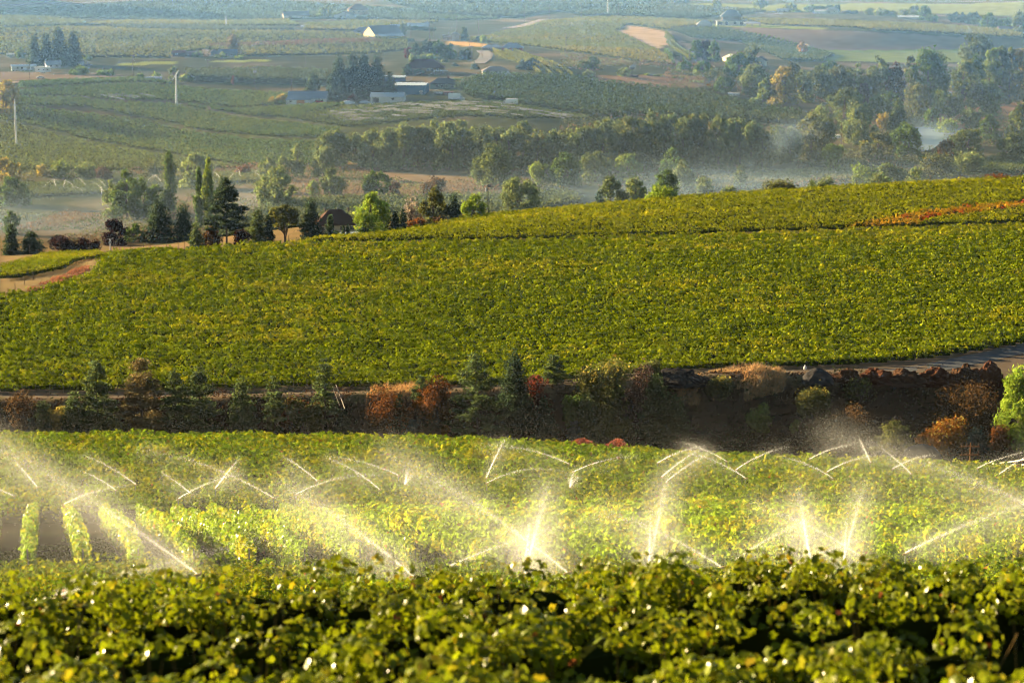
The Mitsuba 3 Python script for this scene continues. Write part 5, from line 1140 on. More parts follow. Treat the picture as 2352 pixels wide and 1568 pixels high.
h = house('small house with tan grey hip roof and white porch', 1139, 172, 60, 8, 9, (.6, .6, .57), (.3, .26, .22), hip=True, rot=.05, wins=[(.2, .3, .12, .5), (.5, .3, .1, .5)], doors=[(.66, .07, .8, (.2, .2, .22))])
h = house('red house with grey blue hip roof above the striped vineyard', 1176, 120, 46, 11, 9, (.24, .055, .045), (.3, .35, .42), hip=True, rot=-.05, wins=[(.3, .35, .1, .5), (.55, .25, .08, .6), (.78, .35, .1, .5)])
h = house('low wing house with grey hip roof left of the red one', 1130, 118, 44, 9, 6, (.12, .1, .09), (.32, .37, .43), hip=True, rot=-.05, wins=[(.5, .3, .4, .4)])
# barn
h = house('large cream barn with grey roof and lean to', 892, 89, 70, 14, 17, (.66, .58, .38), (.17, .2, .25), rot=.5, depth=.75, swins=[(.5, .5, .05, .2), (.58, .5, .05, .2), (.42, .5, .05, .2)], name='barn', cat='barn', D=1640)
k_ = part(h[0], 'lean_to', (xf([(-h[4] * .4, -h[5] / 2 - .05, h[6] * .98), (h[4] * .5, -h[5] / 2 - .05, h[6] * .98), (h[4] * .5, -h[5] / 2 - 5, h[6] * .62), (-h[4] * .4, -h[5] / 2 - 5, h[6] * .62), (-h[4] * .4, -h[5] / 2 - .05, h[6] * .94), (h[4] * .5, -h[5] / 2 - .05, h[6] * .94), (h[4] * .5, -h[5] / 2 - 5, h[6] * .58), (-h[4] * .4, -h[5] / 2 - 5, h[6] * .58)], h[1], h[2]), np.array([[0, 3, 2], [0, 2, 1], [4, 5, 6], [4, 6, 7], [3, 7, 6], [3, 6, 2], [0, 4, 7], [0, 7, 3], [1, 2, 6], [1, 6, 5]])), 'metal_paint', color=(.36, .4, .46))
for q in (-.38, -.15, .1, .3, .48): part(h[0], 'post', lbox(h[1], h[2], h[4] * q, h[4] * q + .25, -h[5] / 2 - 4.9, -h[5] / 2 - 4.65, -.6, h[6] * .6), 'paint', color=(.2, .13, .1))
house('low dark house with grey roof left of the barn', 832, 77, 36, 6, 7, (.3, .3, .3), (.17, .19, .22), D=1720, rot=-.1, hip=True, wins=[(.3, .3, .2, .5), (.7, .3, .15, .5)])
def hedge(label, x0, y0, x1, y1, hpx, D0, D1, col='spruce', n=2600, wide=1.6):
    a, b = G(*at_d(x0, y0, D0)[:2]), G(*at_d(x1, y1, D1)[:2]); m = mpp((D0 + D1) / 2); hh = hpx * m
    k = int(np.linalg.norm(b - a) / 1.3) + 2; t = np.linspace(0, 1, k)[:, None]; c = a + (b - a) * t; c[:, 2] = ground_z(c[:, 0], c[:, 1])
    wd, cr = MB(), MB(); rad = np.full(2 * k, wide * .75) * trng.uniform(.8, 1.15, 2 * k)
    cen = np.vstack([c + [0, 0, hh * .35], c + [0, 0, hh * .72]]) + trng.normal(0, .15, (2 * k, 3))
    blob_leaves(cr, cen, rad, n, 1.3 * 2.297 * m * .8, TREE_COL[col], trng, squash=max(hh * .35 / wide, .6))
    for p in c[::3]: wd.add(*tube_vf([p - [0, 0, .3], p + [0, 0, hh * .6]], .09, 4))
    key = thing('hedge', label, 'hedge'); part(key, 'stems', wd.mesh(), 'bark'); part(key, 'foliage', cr.mesh(), 'leaf_thin', color=cr.col())
hedge('dark clipped cedar hedge in front of the barn', 850, 87, 948, 93, 7, 1622, 1610)
hedge('dark hedge below the long roofed far building', 936, 58, 998, 60, 9, 1780, 1775)
hedge('bright edged vine hedge curving over the tan bank at right', 1530, 76, 1546, 112, 8, 1560, 1420, 'green', 2200)
hedge('dark cedar hedge along the back of the level top right meadow', 2180, 44, 2330, 56, 15, 2150, 2020, 'spruce', 5200, 3)
house('long low building with white roof at upper centre', 960, 53, 48, 5, 6, (.35, .35, .36), (.55, .6, .66), D=1850, rot=-.08, depth=.35, metal=True, wins=[(.3, .3, .1, .5), (.7, .3, .1, .5)], name='packing_shed', cat='shed')
house('tiny pale blue building left of the long white roof', 907, 53, 20, 3, 3, (.4, .45, .5), (.55, .6, .68), D=1850, depth=.6, wins=[(.5, .3, .3, .5)])
house('left far farmhouse with dark roof and white gable', 681, 43, 56, 9, 8, (.5, .48, .44), (.16, .18, .22), D=1990, rot=.15, depth=.5, wins=[(.25, .35, .12, .35)], garage=[(.82, .16, .7, (.7, .7, .7))], swins=[(.5, .4, .2, .4)])
house('pale blue grey far farmhouse with gabled front', 790, 47, 44, 9, 8, (.5, .52, .55), (.2, .22, .26), D=1985, rot=-.2, depth=.8, ridge_y=True, wins=[(.35, .4, .12, .35), (.7, .3, .1, .4)])
h = house('large tan two storey far house with brown hip roof', 824, 44, 44, 17, 12, (.42, .35, .28), (.14, .1, .1), D=2020, hip=True, rot=.1, depth=.7, wins=[(.25, .6, .1, .2), (.5, .6, .1, .2), (.75, .6, .1, .2), (.25, .2, .1, .25), (.75, .2, .1, .25)])
house('small tower like pump house beside the pointed spruce', 1046, 93, 16, 16, 4, (.42, .4, .36), (.3, .3, .3), D=1640, hip=True, wins=[(.5, .6, .3, .15)], name='pump_house', cat='building')
house('low tan shed left of the small tower building', 1028, 93, 18, 7, 5, (.35, .3, .24), (.3, .26, .22), D=1645, wins=[(.5, .3, .2, .4)], name='shed', cat='shed')
h = house('blue bungalow with dark roof on the upper bench', 522, 137, 40, 7, 9, (.11, .17, .22), (.14, .17, .21), D=1400, rot=-.1, wins=[(.45, .3, .14, .5), (.75, .3, .1, .5)], chimney=False)
house('small gabled blue grey annex left of the blue bungalow', 492, 137, 22, 7, 8, (.12, .16, .2), (.13, .15, .18), D=1402, ridge_y=True, wins=[(.5, .3, .25, .4)])
house('small dark brown cabin with flat red roof edge', 410, 143, 26, 10, 4, (.09, .06, .05), (.22, .1, .08), D=1390, rot=-.15, wins=[(.35, .4, .2, .35)], name='cabin', cat='cabin')
house('low brown shed right of the dark cabin', 434, 144, 28, 6, 6, (.15, .12, .1), (.2, .12, .1), D=1392, wins=[(.5, .3, .2, .3)], name='shed', cat='shed')
house('long white single storey building in the top left yard', 55, 161, 54, 10, 3, (.6, .6, .58), (.45, .52, .6), D=1320, rot=.05, depth=.35, wins=[(.25, .35, .08, .35), (.42, .35, .08, .35)], garage=[(.66, .1, .75, (.3, .26, .22)), (.88, .16, .75, (.15, .15, .15))], metal=True, name='workshop', cat='building')
house('white gabled house behind the dark top left conifers', 124, 154, 32, 9, 8, (.6, .6, .6), (.3, .34, .4), D=1330, rot=.2, wins=[(.3, .35, .15, .35), (.7, .35, .15, .35)])
house('white roofed far cottage peeking right of the top left conifers', 187, 152, 8, 6, 4, (.65, .65, .62), (.3, .32, .36), D=1345, wins=[(.5, .3, .3, .4)])
h = house('winery building with a grey pyramid roof on the scarp top', 1680, 58, 66, 11, 1.5, (.55, .52, .48), (.3, .32, .34), D=1950, rot=.05, depth=.5, hip=True, wins=[(.12, .2, .14, .6), (.34, .15, .1, .7), (.62, .3, .1, .5), (.85, .2, .12, .6)], name='winery', cat='building')
part(h[0], 'upper_wall', walls_vf(h[1], h[2], h[4] * .62, h[5] * .75, h[6] + 4.2, 0, False), 'paint', color=(.2, .19, .2))
part(h[0], 'pyramid_roof', roof_vf(h[1], h[2], h[4] * .66, h[5] * .8, h[6] + 4.1, 4.6, True, 1.2), 'metal_paint', color=(.22, .25, .3))
def pavilion(label, x, y, w, hp, hr, D, col, name='pavilion', sides=False):
    b = G(*at_d(x, y, D)[:2]); m = mpp(D); L, H, R = w * m, hp * m, hr * m
    key = thing(name, label, name)
    part(key, 'roof', roof_vf(b, 0, L, L * .6, H, R, True, .6), 'metal_paint', color=col)
    for i, (sx, sy) in enumerate(((-1, -1), (0, -1), (1, -1), (-1, 1), (0, 1), (1, 1))): part(key, 'post', lbox(b, 0, sx * L * .47 - .18, sx * L * .47 + .18, sy * L * .28 - .18, sy * L * .28 + .18, -.8, H), 'paint', color=(.3, .28, .26))
    if sides: part(key, 'side_cloth', lbox(b, 0, -L * .46, L * .46, -L * .26, L * .26, 0, H * .95), 'paint', color=(.45, .43, .4))
pavilion('open pavilion with grey roof right of the winery', 1728, 59, 36, 8, 3, 1935, (.32, .35, .4))
pavilion('peaked pale canvas tent left of the winery', 1618, 60, 34, 5, 9, 1920, (.5, .47, .44), 'tent', True)
h = house('white farmhouse with pale grey gable roof on the knoll', 1684, 120, 34, 10, 8, (.72, .7, .62), (.42, .42, .44), D=1480, rot=.25, ridge_y=True, wins=[(.35, .35, .12, .4), (.62, .3, .1, .45)], depth=.8)
wing(h, 'low right wing', h[4] * .75, h[5] * .1, h[4] * .7, h[5] * .6, h[6] * .8, h[7] * .5, (.68, .66, .6), (.3, .36, .44), wins=[(.5, .3, .2, .5)])
house('dark gabled garage with white front right of the willow', 1746, 121, 24, 12, 8, (.6, .58, .5), (.07, .08, .1), D=1480, rot=-.3, ridge_y=True, garage=[(.45, .5, .7, (.12, .08, .07))], name='garage', cat='garage')
house('small far white house behind the dark knoll trees', 1603, 100, 26, 6, 5, (.65, .63, .58), (.4, .36, .34), D=1520, rot=.1, wins=[(.4, .3, .15, .5)])
house('round roofed small pump shed on the red grass rim', 1452, 149, 10, 6, 3, (.3, .28, .28), (.5, .48, .46), D=1345, hip=True, wins=[(.5, .3, .3, .3)], name='pump_shed', cat='shed')
house('long low white cottage left of the far cedar hedge', 1798, 33, 26, 5, 3, (.66, .67, .68), (.4, .43, .48), D=2260, depth=.4, wins=[(.25, .3, .1, .5), (.6, .3, .15, .5)])
house('bright white flat cottage before the far cedar hedge', 1883, 39, 24, 7, 2, (.78, .77, .74), (.6, .6, .6), D=2215, depth=.5, wins=[(.3, .3, .1, .4)])
house('white cottage with hip roof lit at its left end', 1910, 39, 30, 8, 6, (.6, .58, .55), (.45, .42, .4), D=2215, hip=True, depth=.6, wins=[(.3, .3, .1, .4), (.7, .3, .1, .4)])
house('low building with a long pale flat roof at top right', 2086, 50, 46, 5, 3, (.28, .24, .2), (.6, .62, .66), D=2130, depth=.4, metal=True, wins=[(.4, .3, .2, .4)])
house('brown roofed house among the top right trees', 2312, 69, 34, 6, 6, (.4, .34, .28), (.25, .22, .2), D=1985, rot=.2, wins=[(.4, .3, .15, .4)])
house('blue flat roofed shed glimpsed behind the right cottonwoods', 2181, 172, 14, 9, 3, (.3, .38, .48), (.5, .56, .64), D=1400, wins=[(.5, .3, .3, .3)], name='shed', cat='shed')
house('long pale blue building on the far top meadow edge', 1671, 29, 36, 4, 2, (.4, .48, .56), (.45, .52, .6), D=2290, depth=.3, metal=True, wins=[(.3, .3, .2, .4)], name='shed', cat='shed')
house('teal roofed far hut on the upper orchard edge', 186, 60, 20, 2.5, 2, (.3, .4, .4), (.3, .5, .5), D=1850, depth=.4, wins=[(.5, .3, .3, .4)], name='hut', cat='hut')
def trailer(label, x, y, w, h_, D, col, name='trailer', rot=0.0, stripes=None, dmin=600):
    b = ground_at(x, y, dmin) if D is None else G(*at_d(x, y, D)[:2]); m = mpp(b[1]); L, H = w * m, h_ * m; W = 2.5
    rot = rot - math.atan2(b[0], b[1]); key = thing(name, label, name.replace('_', ' '))
    hull = trimesh.creation.box((L, W, H - .5)); part(key, 'body', (xf(np.array(hull.vertices) + [0, 0, .5 + (H - .5) / 2], b, rot), np.array(hull.faces)), 'metal_paint', color=col)
    part(key, 'roof', lbox(b, rot, -L / 2 - .06, L / 2 + .06, -W / 2 - .06, W / 2 + .06, H, H + .1), 'metal_paint', color=np.minimum(np.array(col) * 1.15, .85))
    for u in (-.25, .05, .3): part(key, 'window', lbox(b, rot, L * u - .45, L * u + .45, -W / 2 - .04, -W / 2 + .01, H * .5, H * .72), 'metal_paint', color=WIN)
    for u in (-.05, .1):
        c = xf([(L * u, -W / 2 + .1, .35), (L * u, W / 2 - .1, .35)], b, rot); part(key, 'wheel', tube_vf(c, .35, 10), 'paint', color=(.02, .02, .02))
trailer('white storage container under the top left conifers', 98, 164, 36, 13, 1300, (.75, .75, .72), 'container')
trailer('white container beside the dark bush at the left edge', 24, 127, 19, 8, 1395, (.7, .7, .66), 'container')
trailer('grey mobile home behind the wind machine', 352, 189, 40, 10, 1258, (.4, .44, .48), 'mobile_home')
trailer('dark red shipping container behind the parked box truck', 1030, 221, 22, 9, None, (.16, .05, .04), 'container', -.1)
trailer('white camper van between the river trees', 1919, 305, 22, 9, 1130, (.75, .74, .7), 'camper', .3)
trailer('left pale blue trailer under the dark spreading trees', 1768, 318, 26, 12, 1075, (.45, .55, .66), 'trailer')
trailer('right white trailer under the dark spreading trees', 1794, 312, 22, 7, 1085, (.6, .66, .72), 'trailer')
trailer('white bus at the foot of the cottonwood grove', 1685, 221, 26, 7, 1262, (.6, .64, .68), 'bus')
def wheelset(key, b, rot, xs, W, r):
    for u in xs:
        for s in (-1, 1):
            c = xf([(u, s * W / 2 - s * .24, r), (u, s * W / 2 + s * .02, r)], b, rot); part(key, 'wheel', tube_vf(c, r, 12), 'paint', color=(.02, .02, .022))
def box_truck(label, x, y, flip, rot):
    b = ground_at(x, y, 900); rot = rot - math.atan2(b[0], b[1]); key = thing('box_truck', label, 'truck'); s = -1 if flip else 1
    X = lambda a, c: (min(s * a, s * c), max(s * a, s * c))
    part(key, 'cargo_box', lbox(b, rot, *X(-3.6, 2.0), -1.25, 1.25, 1.0, 3.7), 'metal_paint', color=(.8, .8, .78))
    part(key, 'chassis', lbox(b, rot, *X(-3.5, 4.2), -.5, .5, .55, .95), 'paint', color=(.04, .04, .04))
    prof = [(2.1, .6), (4.4, .6), (4.45, 1.35), (3.5, 1.6), (3.0, 2.5), (2.1, 2.55)]
    m = trimesh.creation.extrude_polygon(shapely.Polygon(prof), 2.1); v = np.array(m.vertices); v = np.stack([s * v[:, 0], v[:, 2] - 1.05, v[:, 1]], 1); f = np.array(m.faces)
    part(key, 'cab', (xf(v, b, rot), f if s < 0 else f[:, ::-1]), 'metal_paint', color=(.78, .78, .76))
    part(key, 'windscreen', (xf([(s * 3.05, -.9, 2.42), (s * 3.05, .9, 2.42), (s * 3.55, .9, 1.65), (s * 3.55, -.9, 1.65)], b, rot), np.array([[0, 1, 2], [0, 2, 3]])), 'metal_paint', color=WIN)
    part(key, 'window', lbox(b, rot, *X(2.3, 3.0), -1.08, -1.04, 1.65, 2.35), 'metal_paint', color=WIN)
    for q in (-.75, .75): part(key, 'headlight', lbox(b, rot, *X(4.42, 4.5), q - .15, q + .15, .9, 1.15), 'metal_paint', color=(.7, .7, .65))
    wheelset(key, b, rot, (s * -2.2, s * 3.5), 2.2, .45)
box_truck('white box truck parked by the red container, cab to the right', 1047, 233, False, -.25)
box_truck('white box truck on the field track, cab to the left', 1172, 245, True, -.2)
def car(label, x, y, D, col, rot=0.0, name='car'):
    b = ground_at(x, y, 900) if D is None else G(*at_d(x, y, D)[:2]); key = thing(name, label, 'car')
    prof = [(-2.1, .35), (2.1, .35), (2.15, .75), (1.2, .9), (.6, 1.42), (-1.0, 1.42), (-1.7, .95), (-2.15, .85)]
    m = trimesh.creation.extrude_polygon(shapely.Polygon(prof), 1.7); v = np.array(m.vertices); v = np.stack([v[:, 0], v[:, 2] - .85, v[:, 1]], 1)
    part(key, 'body', (xf(v, b, rot), np.array(m.faces)[:, ::-1]), 'metal_paint', color=col)
    g = trimesh.creation.extrude_polygon(shapely.Polygon([(-.95, .98), (.75, .98), (.5, 1.35), (-.85, 1.35)]), 1.76); v = np.array(g.vertices); v = np.stack([v[:, 0], v[:, 2] - .88, v[:, 1]], 1)
    part(key, 'windows', (xf(v, b, rot), np.array(g.faces)[:, ::-1]), 'metal_paint', color=WIN)
    wheelset(key, b, rot, (-1.3, 1.3), 1.7, .32)
car('white car parked before the dark roofed green house', 1005, 218, None, (.75, .75, .75))
car('dark red pickup like car before the white bungalow garage', 733, 238, None, (.35, .03, .03), .2)
car('pale car on the dirt slope of the top left yard', 93, 181, 1265, (.5, .5, .5), .3)
car('dark car under the top left trees', 204, 152, 1340, (.16, .18, .2), .1)
car('blue grey car by the small far house on the knoll', 1589, 97, 1510, (.35, .42, .5))
def tarp(label, x, y, w, h_, D, col, name='covered_boat'):
    b = ground_at(x, y, 900) if D is None else G(*at_d(x, y, D)[:2]); m = mpp(b[1])
    s = trimesh.creation.icosphere(subdivisions=3); v = np.array(s.vertices); v[:, 2] = np.maximum(v[:, 2], -.3); v = v * [w * m / 2, 1.2, h_ * m * .7] + b + [0, 0, .4]
    key = thing(name, label, 'tarp'); part(None, key, (v, np.array(s.faces)), 'paint', color=col, smooth=True)
tarp('pale covered boat on the gravel below the grove', 800, 240, 30, 9, None, (.55, .6, .66))
tarp('second pale covered boat left of the long white shed', 837, 239, 26, 7, None, (.5, .56, .62))
tarp('wide pale tarpaulin in the far field below the farmhouses', 708, 66, 34, 5, 1790, (.5, .55, .62), 'tarpaulin')
def pole(label, x, yb, yt, D=None, arms=1, transformer=False, col=(.13, .1, .08), r=.15, group=None, name='utility_pole', guy=None, dmin=600, ins=(.5, .5, .48)):
    b = ground_at(x, yb, dmin) if D is None else G(*at_d(x, yb, D)[:2]); d = b[1]; h_ = float(at_d(x, yt, d)[2] - b[2])
    key = thing(name, label, 'pole', group); r = max(r, mpp(d) * .55)
    part(key, 'shaft', tube_vf([b - [0, 0, .5], b + [0, 0, h_]], [r, r * .75], 7), 'paint', color=col)
    for i in range(arms):
        z = h_ - .5 - i * 1.1; part(key, 'crossarm', box_vf(b + [0, 0, z], (2.4, r * 1.1, r * 1.2)), 'paint', color=col)
        for q in (-1.05, -.4, .4, 1.05): part(key, 'insulator', tube_vf([b + [q, 0, z + .08], b + [q, 0, z + .4]], .06, 6), 'paint', color=ins)
    if transformer:
        for s in ((-1, 1) if transformer == 2 else (-1,)): part(key, 'transformer', tube_vf([b + [s * (r + .32), -.1, h_ * .72], b + [s * (r + .32), -.1, h_ * .72 + 1.1]], .36, 10), 'metal_paint', color=(.42, .45, .48))
    if guy:
        e = G(*at_d(guy[0], guy[1], d)[:2]); part(key, 'guy_wire', tube_vf([b + [0, 0, h_ * .85], e], .05, 3), 'paint', color=(.3, .28, .26))
    return b, h_
P0 = pole('dark power pole with a grey transformer standing on the ridge', 1121, 500, 414, 742, 0, 1, (.05, .04, .035))
part('utility_pole', 'bracket', box_vf(P0[0] + [.6, 0, P0[1] * .86], (1.0, .1, .9)), 'paint', color=(.2, .2, .2))
for a in [('wooden pole beside the top left workshop', 69, 188, 143, 1250, 1), ('light pole with a lamp arm below the top left yard', 238, 173, 154, 1290, 0), ('tall pole with a guy wire at the left end of the bare scarp', 306, 178, 127, 1285, 1), ('pole in front of the pale shrubs left of the blue bungalow', 478, 170, 137, 1340, 1),
          ('grey pole with twin transformers before the slender orchard', 586, 201, 153, 1240, 1), ('thin pole at the right of the slender orchard', 670, 204, 166, 1235, 0), ('pole on the edge of the upper bench field', 611, 137, 105, 1395, 0), ('taller pole on the bare scarp', 703, 168, 125, 1330, 0),
          ('pole before the blue grey far farmhouse', 793, 47, 9, 1975, 0), ('tall pole right of the barn', 986, 88, 27, 1640, 1), ('thin pole behind the barn yard', 942, 75, 52, 1700, 0), ('thin pole right of the long far building', 995, 76, 48, 1700, 0), ('pole with diagonal brace above the pump house', 1049, 73, 37, 1720, 1),
          ('left thin pole in the far green strips', 1099, 70, 45, 1740, 0), ('pole above the lane beside the red house', 1079, 110, 86, 1480, 1), ('left of the two poles before the red house', 1105, 121, 99, 1420, 0), ('right of the two poles before the red house', 1109, 136, 100, 1400, 0), ('pole in front of the low grey wing house', 1128, 133, 101, 1400, 1),
          ('leaning pole by the lane bend', 1084, 139, 105, 1380, 1), ('lone pole left of the right box truck', 1137, 241, 200, 1170, 0), ('left pole on the far skyline road', 1205, 49, 12, 1990, 0), ('right pole on the far skyline road', 1262, 44, 11, 2020, 1), ('pole at the lower edge of the rolling vineyard', 1300, 121, 77, 1480, 0),
          ('far thin pole on the shaded top slope', 1336, 37, 0, 2050, 0), ('far pole right of the wind machine at the top', 1421, 31, 8, 2080, 0), ('white topped pole below the rolling vineyard', 1470, 148, 109, 1345, 1), ('pole at the foot of the rolling vineyard', 1534, 154, 128, 1335, 0), ('pole on the tan bank with curved rows', 1583, 137, 112, 1400, 0),
          ('pole before the orange shrub on the dry flats', 1646, 217, 190, 1275, 1), ('pole left of the river camper', 1933, 320, 278, 1110, 0), ('far pole before the flat roofed building', 1978, 40, 22, 2230, 0), ('far pole at the right of the pale meadow', 2133, 45, 14, 2160, 0), ('far pole at the level top meadow', 1860, 34, 12, 2260, 0), ('small pole on the dry flats near the right edge', 2305, 292, 270, 1150, 1)]:
    lb, x, yb, yt, D, arms = a
    pole(lb, x, yb, yt, D, arms, 2 if 'twin' in lb else False, guy=(330, 178) if 'guy wire' in lb else ((1028, 72) if 'brace' in lb else None))
b, h_ = pole('wire pole with orange wooden shaft before the orange shrubs', 2227, 1078, 1016, 300, 2, False, (.3, .14, .06), .09, ins=(.12, .08, .06))
wr = MB()
for i, (xe, ye) in enumerate(((2500, 1012), (2500, 1030))):
    s_, e_ = at_d(2128, 1059 + i * 2, 285), at_d(xe, ye, 250); t = np.linspace(0, 1, 24)[:, None]; p = s_ + (e_ - s_) * t; p[:, 2] -= (4 * t * (1 - t))[:, 0] * 1.3
    wr.add(*tube_vf(p, .075, 5), (.8, .72, .5))
key = thing('power_line', 'two bright sagging wires crossing the right end of the vineyard', 'wire'); part(None, key, wr.mesh(), 'paint', color=wr.col())
def wind_machine(label, x, yb, yt, D=None, blade=0.6, name='wind_machine'):
    b = ground_at(x, yb, 600) if D is None else G(*at_d(x, yb, D)[:2]); d = b[1]; h_ = float(at_d(x, yt, d)[2] - b[2]); key = thing(name, label, 'wind machine')
    part(key, 'tower', tube_vf([b - [0, 0, .3], b + [0, 0, h_]], [.52, .42], 12), 'metal_paint', color=(.7, .68, .64))
    part(key, 'gearbox', box_vf(b + [0, 0, h_ + .25], (.9, 1.2, .7)), 'metal_paint', color=(.4, .4, .4))
    a = blade
    for s in (-1, 1):
        c, e = b + [0, -.8, h_ + .3], b + np.array([s * math.cos(a) * 3.0, -.9, h_ + .3 + s * math.sin(a) * 3.0])
        part(key, 'blade', tube_vf([c, (c + e) / 2, e], [.22, .2, .1], 4), 'metal_paint', color=(.6, .6, .58))
    part(key, 'engine', box_vf(b + [1.4, 0, .7], (1.8, 1.2, 1.3)), 'paint', color=(.35, .36, .36))
wind_machine('white frost fan tower with blades in the valley vineyard', 405, 214, 174, 1195, 1.0)
wind_machine('white frost fan tower at the left edge below the yellowing tree', 36, 284, 243, 1110, 1.5)
wind_machine('white frost fan tower on the upper bench left of the far houses', 520, 79, 46, 1760, 1.5)
wind_machine('white frost fan tower at the top edge right of centre', 1396, 24, -4, 2120, .5)
b = G(*at_d(254, 592, 705)[:2]); key = thing('weather_station', 'slim white weather station mast with solar box on the ridge', 'weather station')
part(key, 'mast', tube_vf([b, b + [0, 0, 4.0]], .16, 8), 'metal_paint', color=(.75, .75, .74)); part(key, 'solar_box', box_vf(b + [0, 0, 3.0], (.8, .5, .6)), 'metal_paint', color=(.2, .24, .3)); part(key, 'sensor_arm', tube_vf([b + [-.7, 0, 4.0], b + [.8, 0, 4.1]], .06, 5), 'metal_paint', color=(.6, .6, .6))
part(key, 'wind_vane', box_vf(b + [.8, 0, 4.3], (.5, .05, .35)), 'metal_paint', color=(.3, .3, .3))
b = ground_at(535, 195, 900); key = thing('carved_stump', 'tall reddish carved tree stump in the valley vineyard', 'stump'); part(key, 'trunk', tube_vf([b, b + [-.2, 0, 1.5], b + [.3, 0, 3.0], b + [.1, 0, 4.6]], [.6, .75, .5, .7], 8), 'paint', color=(.22, .1, .06)); part(key, 'branch_stub', tube_vf([b + [.2, 0, 3.2], b + [.9, 0, 4.2]], [.3, .2], 6), 'paint', color=(.2, .1, .06))
b = G(*at_d(1849, 850, 442)[:2]); key = thing('gas_tank', 'small white upright gas tank standing by the road edge', 'gas tank'); part(key, 'body', tube_vf([b, b + [0, 0, .1], b + [0, 0, .62], b + [0, 0, .74]], [.2, .28, .28, .15], 14), 'metal_paint', color=(.8, .8, .8)); part(key, 'collar', tube_vf([b + [0, 0, .74], b + [0, 0, .9]], .14, 12), 'metal_paint', color=(.75, .75, .75))
a_, c_ = at_d(772, 884, 412), at_d(792, 938, 402); key = thing('leaning_board', 'pale leaning wooden board with rail at the bank top', 'board'); part(key, 'board', tube_vf([a_, c_], .08, 4), 'paint', color=(.3, .26, .21)); part(key, 'rail', tube_vf([a_ + [-.9, 0, .4], c_ + [-.9, 0, .6]], .035, 4), 'paint', color=(.22, .19, .16))
# pale bird nets on the netted rows
nrng = np.random.default_rng(3)
def nets(mb):
    for pts, n in (([(720, 268), (860, 250), (1000, 262), (960, 274), (800, 292)], 46), ([(900, 246), (1060, 240), (1180, 274), (1080, 268), (980, 258)], 60), ([(1120, 242), (1230, 258), (1300, 272), (1240, 274), (1150, 256)], 24), ([(180, 229), (320, 220), (330, 224), (200, 232)], 14)):
        poly = poly_ground(pts, 850); ang = math.radians(-33); x0, y0, x1, y1 = poly.bounds; k = 0
        while k < n:
            x, y = nrng.uniform(x0, x1), nrng.uniform(y0, y1)
            if not poly.contains(shapely.Point(x, y)): x0 += 0; k += .2; continue
            k += 1; L = nrng.uniform(4, 14); a = np.array([x, y]); t = np.array([math.cos(ang), math.sin(ang)])
            r = np.round((-a[0] * math.sin(ang) + a[1] * math.cos(ang)) / 2.6) * 2.6; s = a @ t
            q = np.linspace(0, L, 4); c = np.stack([(s + q) * t[0] - r * math.sin(ang), (s + q) * t[1] + r * math.cos(ang)], 1); z = ground_z(c[:, 0], c[:, 1])
            ring = [np.column_stack([c + o * np.array([-t[1], t[0]]), z + hh + nrng.normal(0, .06, 4)]) for o, hh in ((-.34, 1.75), (-.2, 2.02), (.2, 2.02), (.34, 1.75))]
            v = np.stack(ring, 1).reshape(-1, 3); i = np.arange(3)[:, None] * 4
            mb.add(v, np.concatenate([np.concatenate([i + [e, e + 4, e + 5], i + [e, e + 5, e + 1]], 1).reshape(-1, 3) for e in range(3)]), np.array((.4, .4, .38)) * nrng.uniform(.6, 1.1))
stuff('bird_nets', 'pale strips of bird netting draped over the valley vine rows', 'netting', nets, 'paint')
def hoses(mb):
    for x, y, L in ((1720, 1132, 22), (1790, 1143, 18), (1210, 1137, 60), (1290, 1141, 50), (1380, 1147, 40), (1450, 1150, 30), (1560, 1150, 26), (1840, 1121, 24), (1960, 1131, 16), (2080, 1150, 20), (2140, 1134, 30), (2050, 1190, 26), (2110, 1180, 70), (2190, 1186, 60), (2250, 1192, 40), (1690, 1164, 18)):
        b = ground_at(x, y, 95); m = mpp(b[1]); b[2] += 1.75
        t = np.linspace(-.5, .5, 6); p = np.stack([b[0] + t * L * m, b[1] + t * 0, ground_z(b[0] + t * L * m, b[1] + t * 0) + 1.75 - .1 * np.cos(t * 3.1)], 1)
        mb.add(*tube_vf(p, .022, 4), (.75, .72, .62))
stuff('irrigation_hose', 'short pale glints of irrigation hose along the terrace vine rows', 'hose', hoses, 'metal_paint')
# ------------------------------------------------------------------ sprinklers and their water
srng = np.random.default_rng(41)
scene['water_drops'] = {'type': 'principledthin', 'base_color': rgb(.97, .97, .97), 'roughness': .4, 'diff_trans': 1.3}
TET = np.array([(1, 1, 1), (1, -1, -1), (-1, 1, -1), (-1, -1, 1)]) / math.sqrt(3); TETF = np.array([(0, 1, 2), (0, 3, 1), (0, 2, 3), (1, 3, 2)])
def drops_vf(P, r, rng):
    n = len(P); q = rng.normal(size=(n, 4)); q /= np.linalg.norm(q, axis=1, keepdims=True); w, x, y, z = q.T
    R = np.stack([1 - 2 * (y * y + z * z), 2 * (x * y - z * w), 2 * (x * z + y * w), 2 * (x * y + z * w), 1 - 2 * (x * x + z * z), 2 * (y * z - x * w), 2 * (x * z - y * w), 2 * (y * z + x * w), 1 - 2 * (x * x + y * y)], -1).reshape(n, 3, 3)
    v = P[:, None] + np.einsum('nij,kj->nki', R, TET) * np.broadcast_to(r, (n,))[:, None, None]
    return v.reshape(-1, 3), (np.arange(n)[:, None, None] * 4 + TETF[None]).reshape(-1, 3)
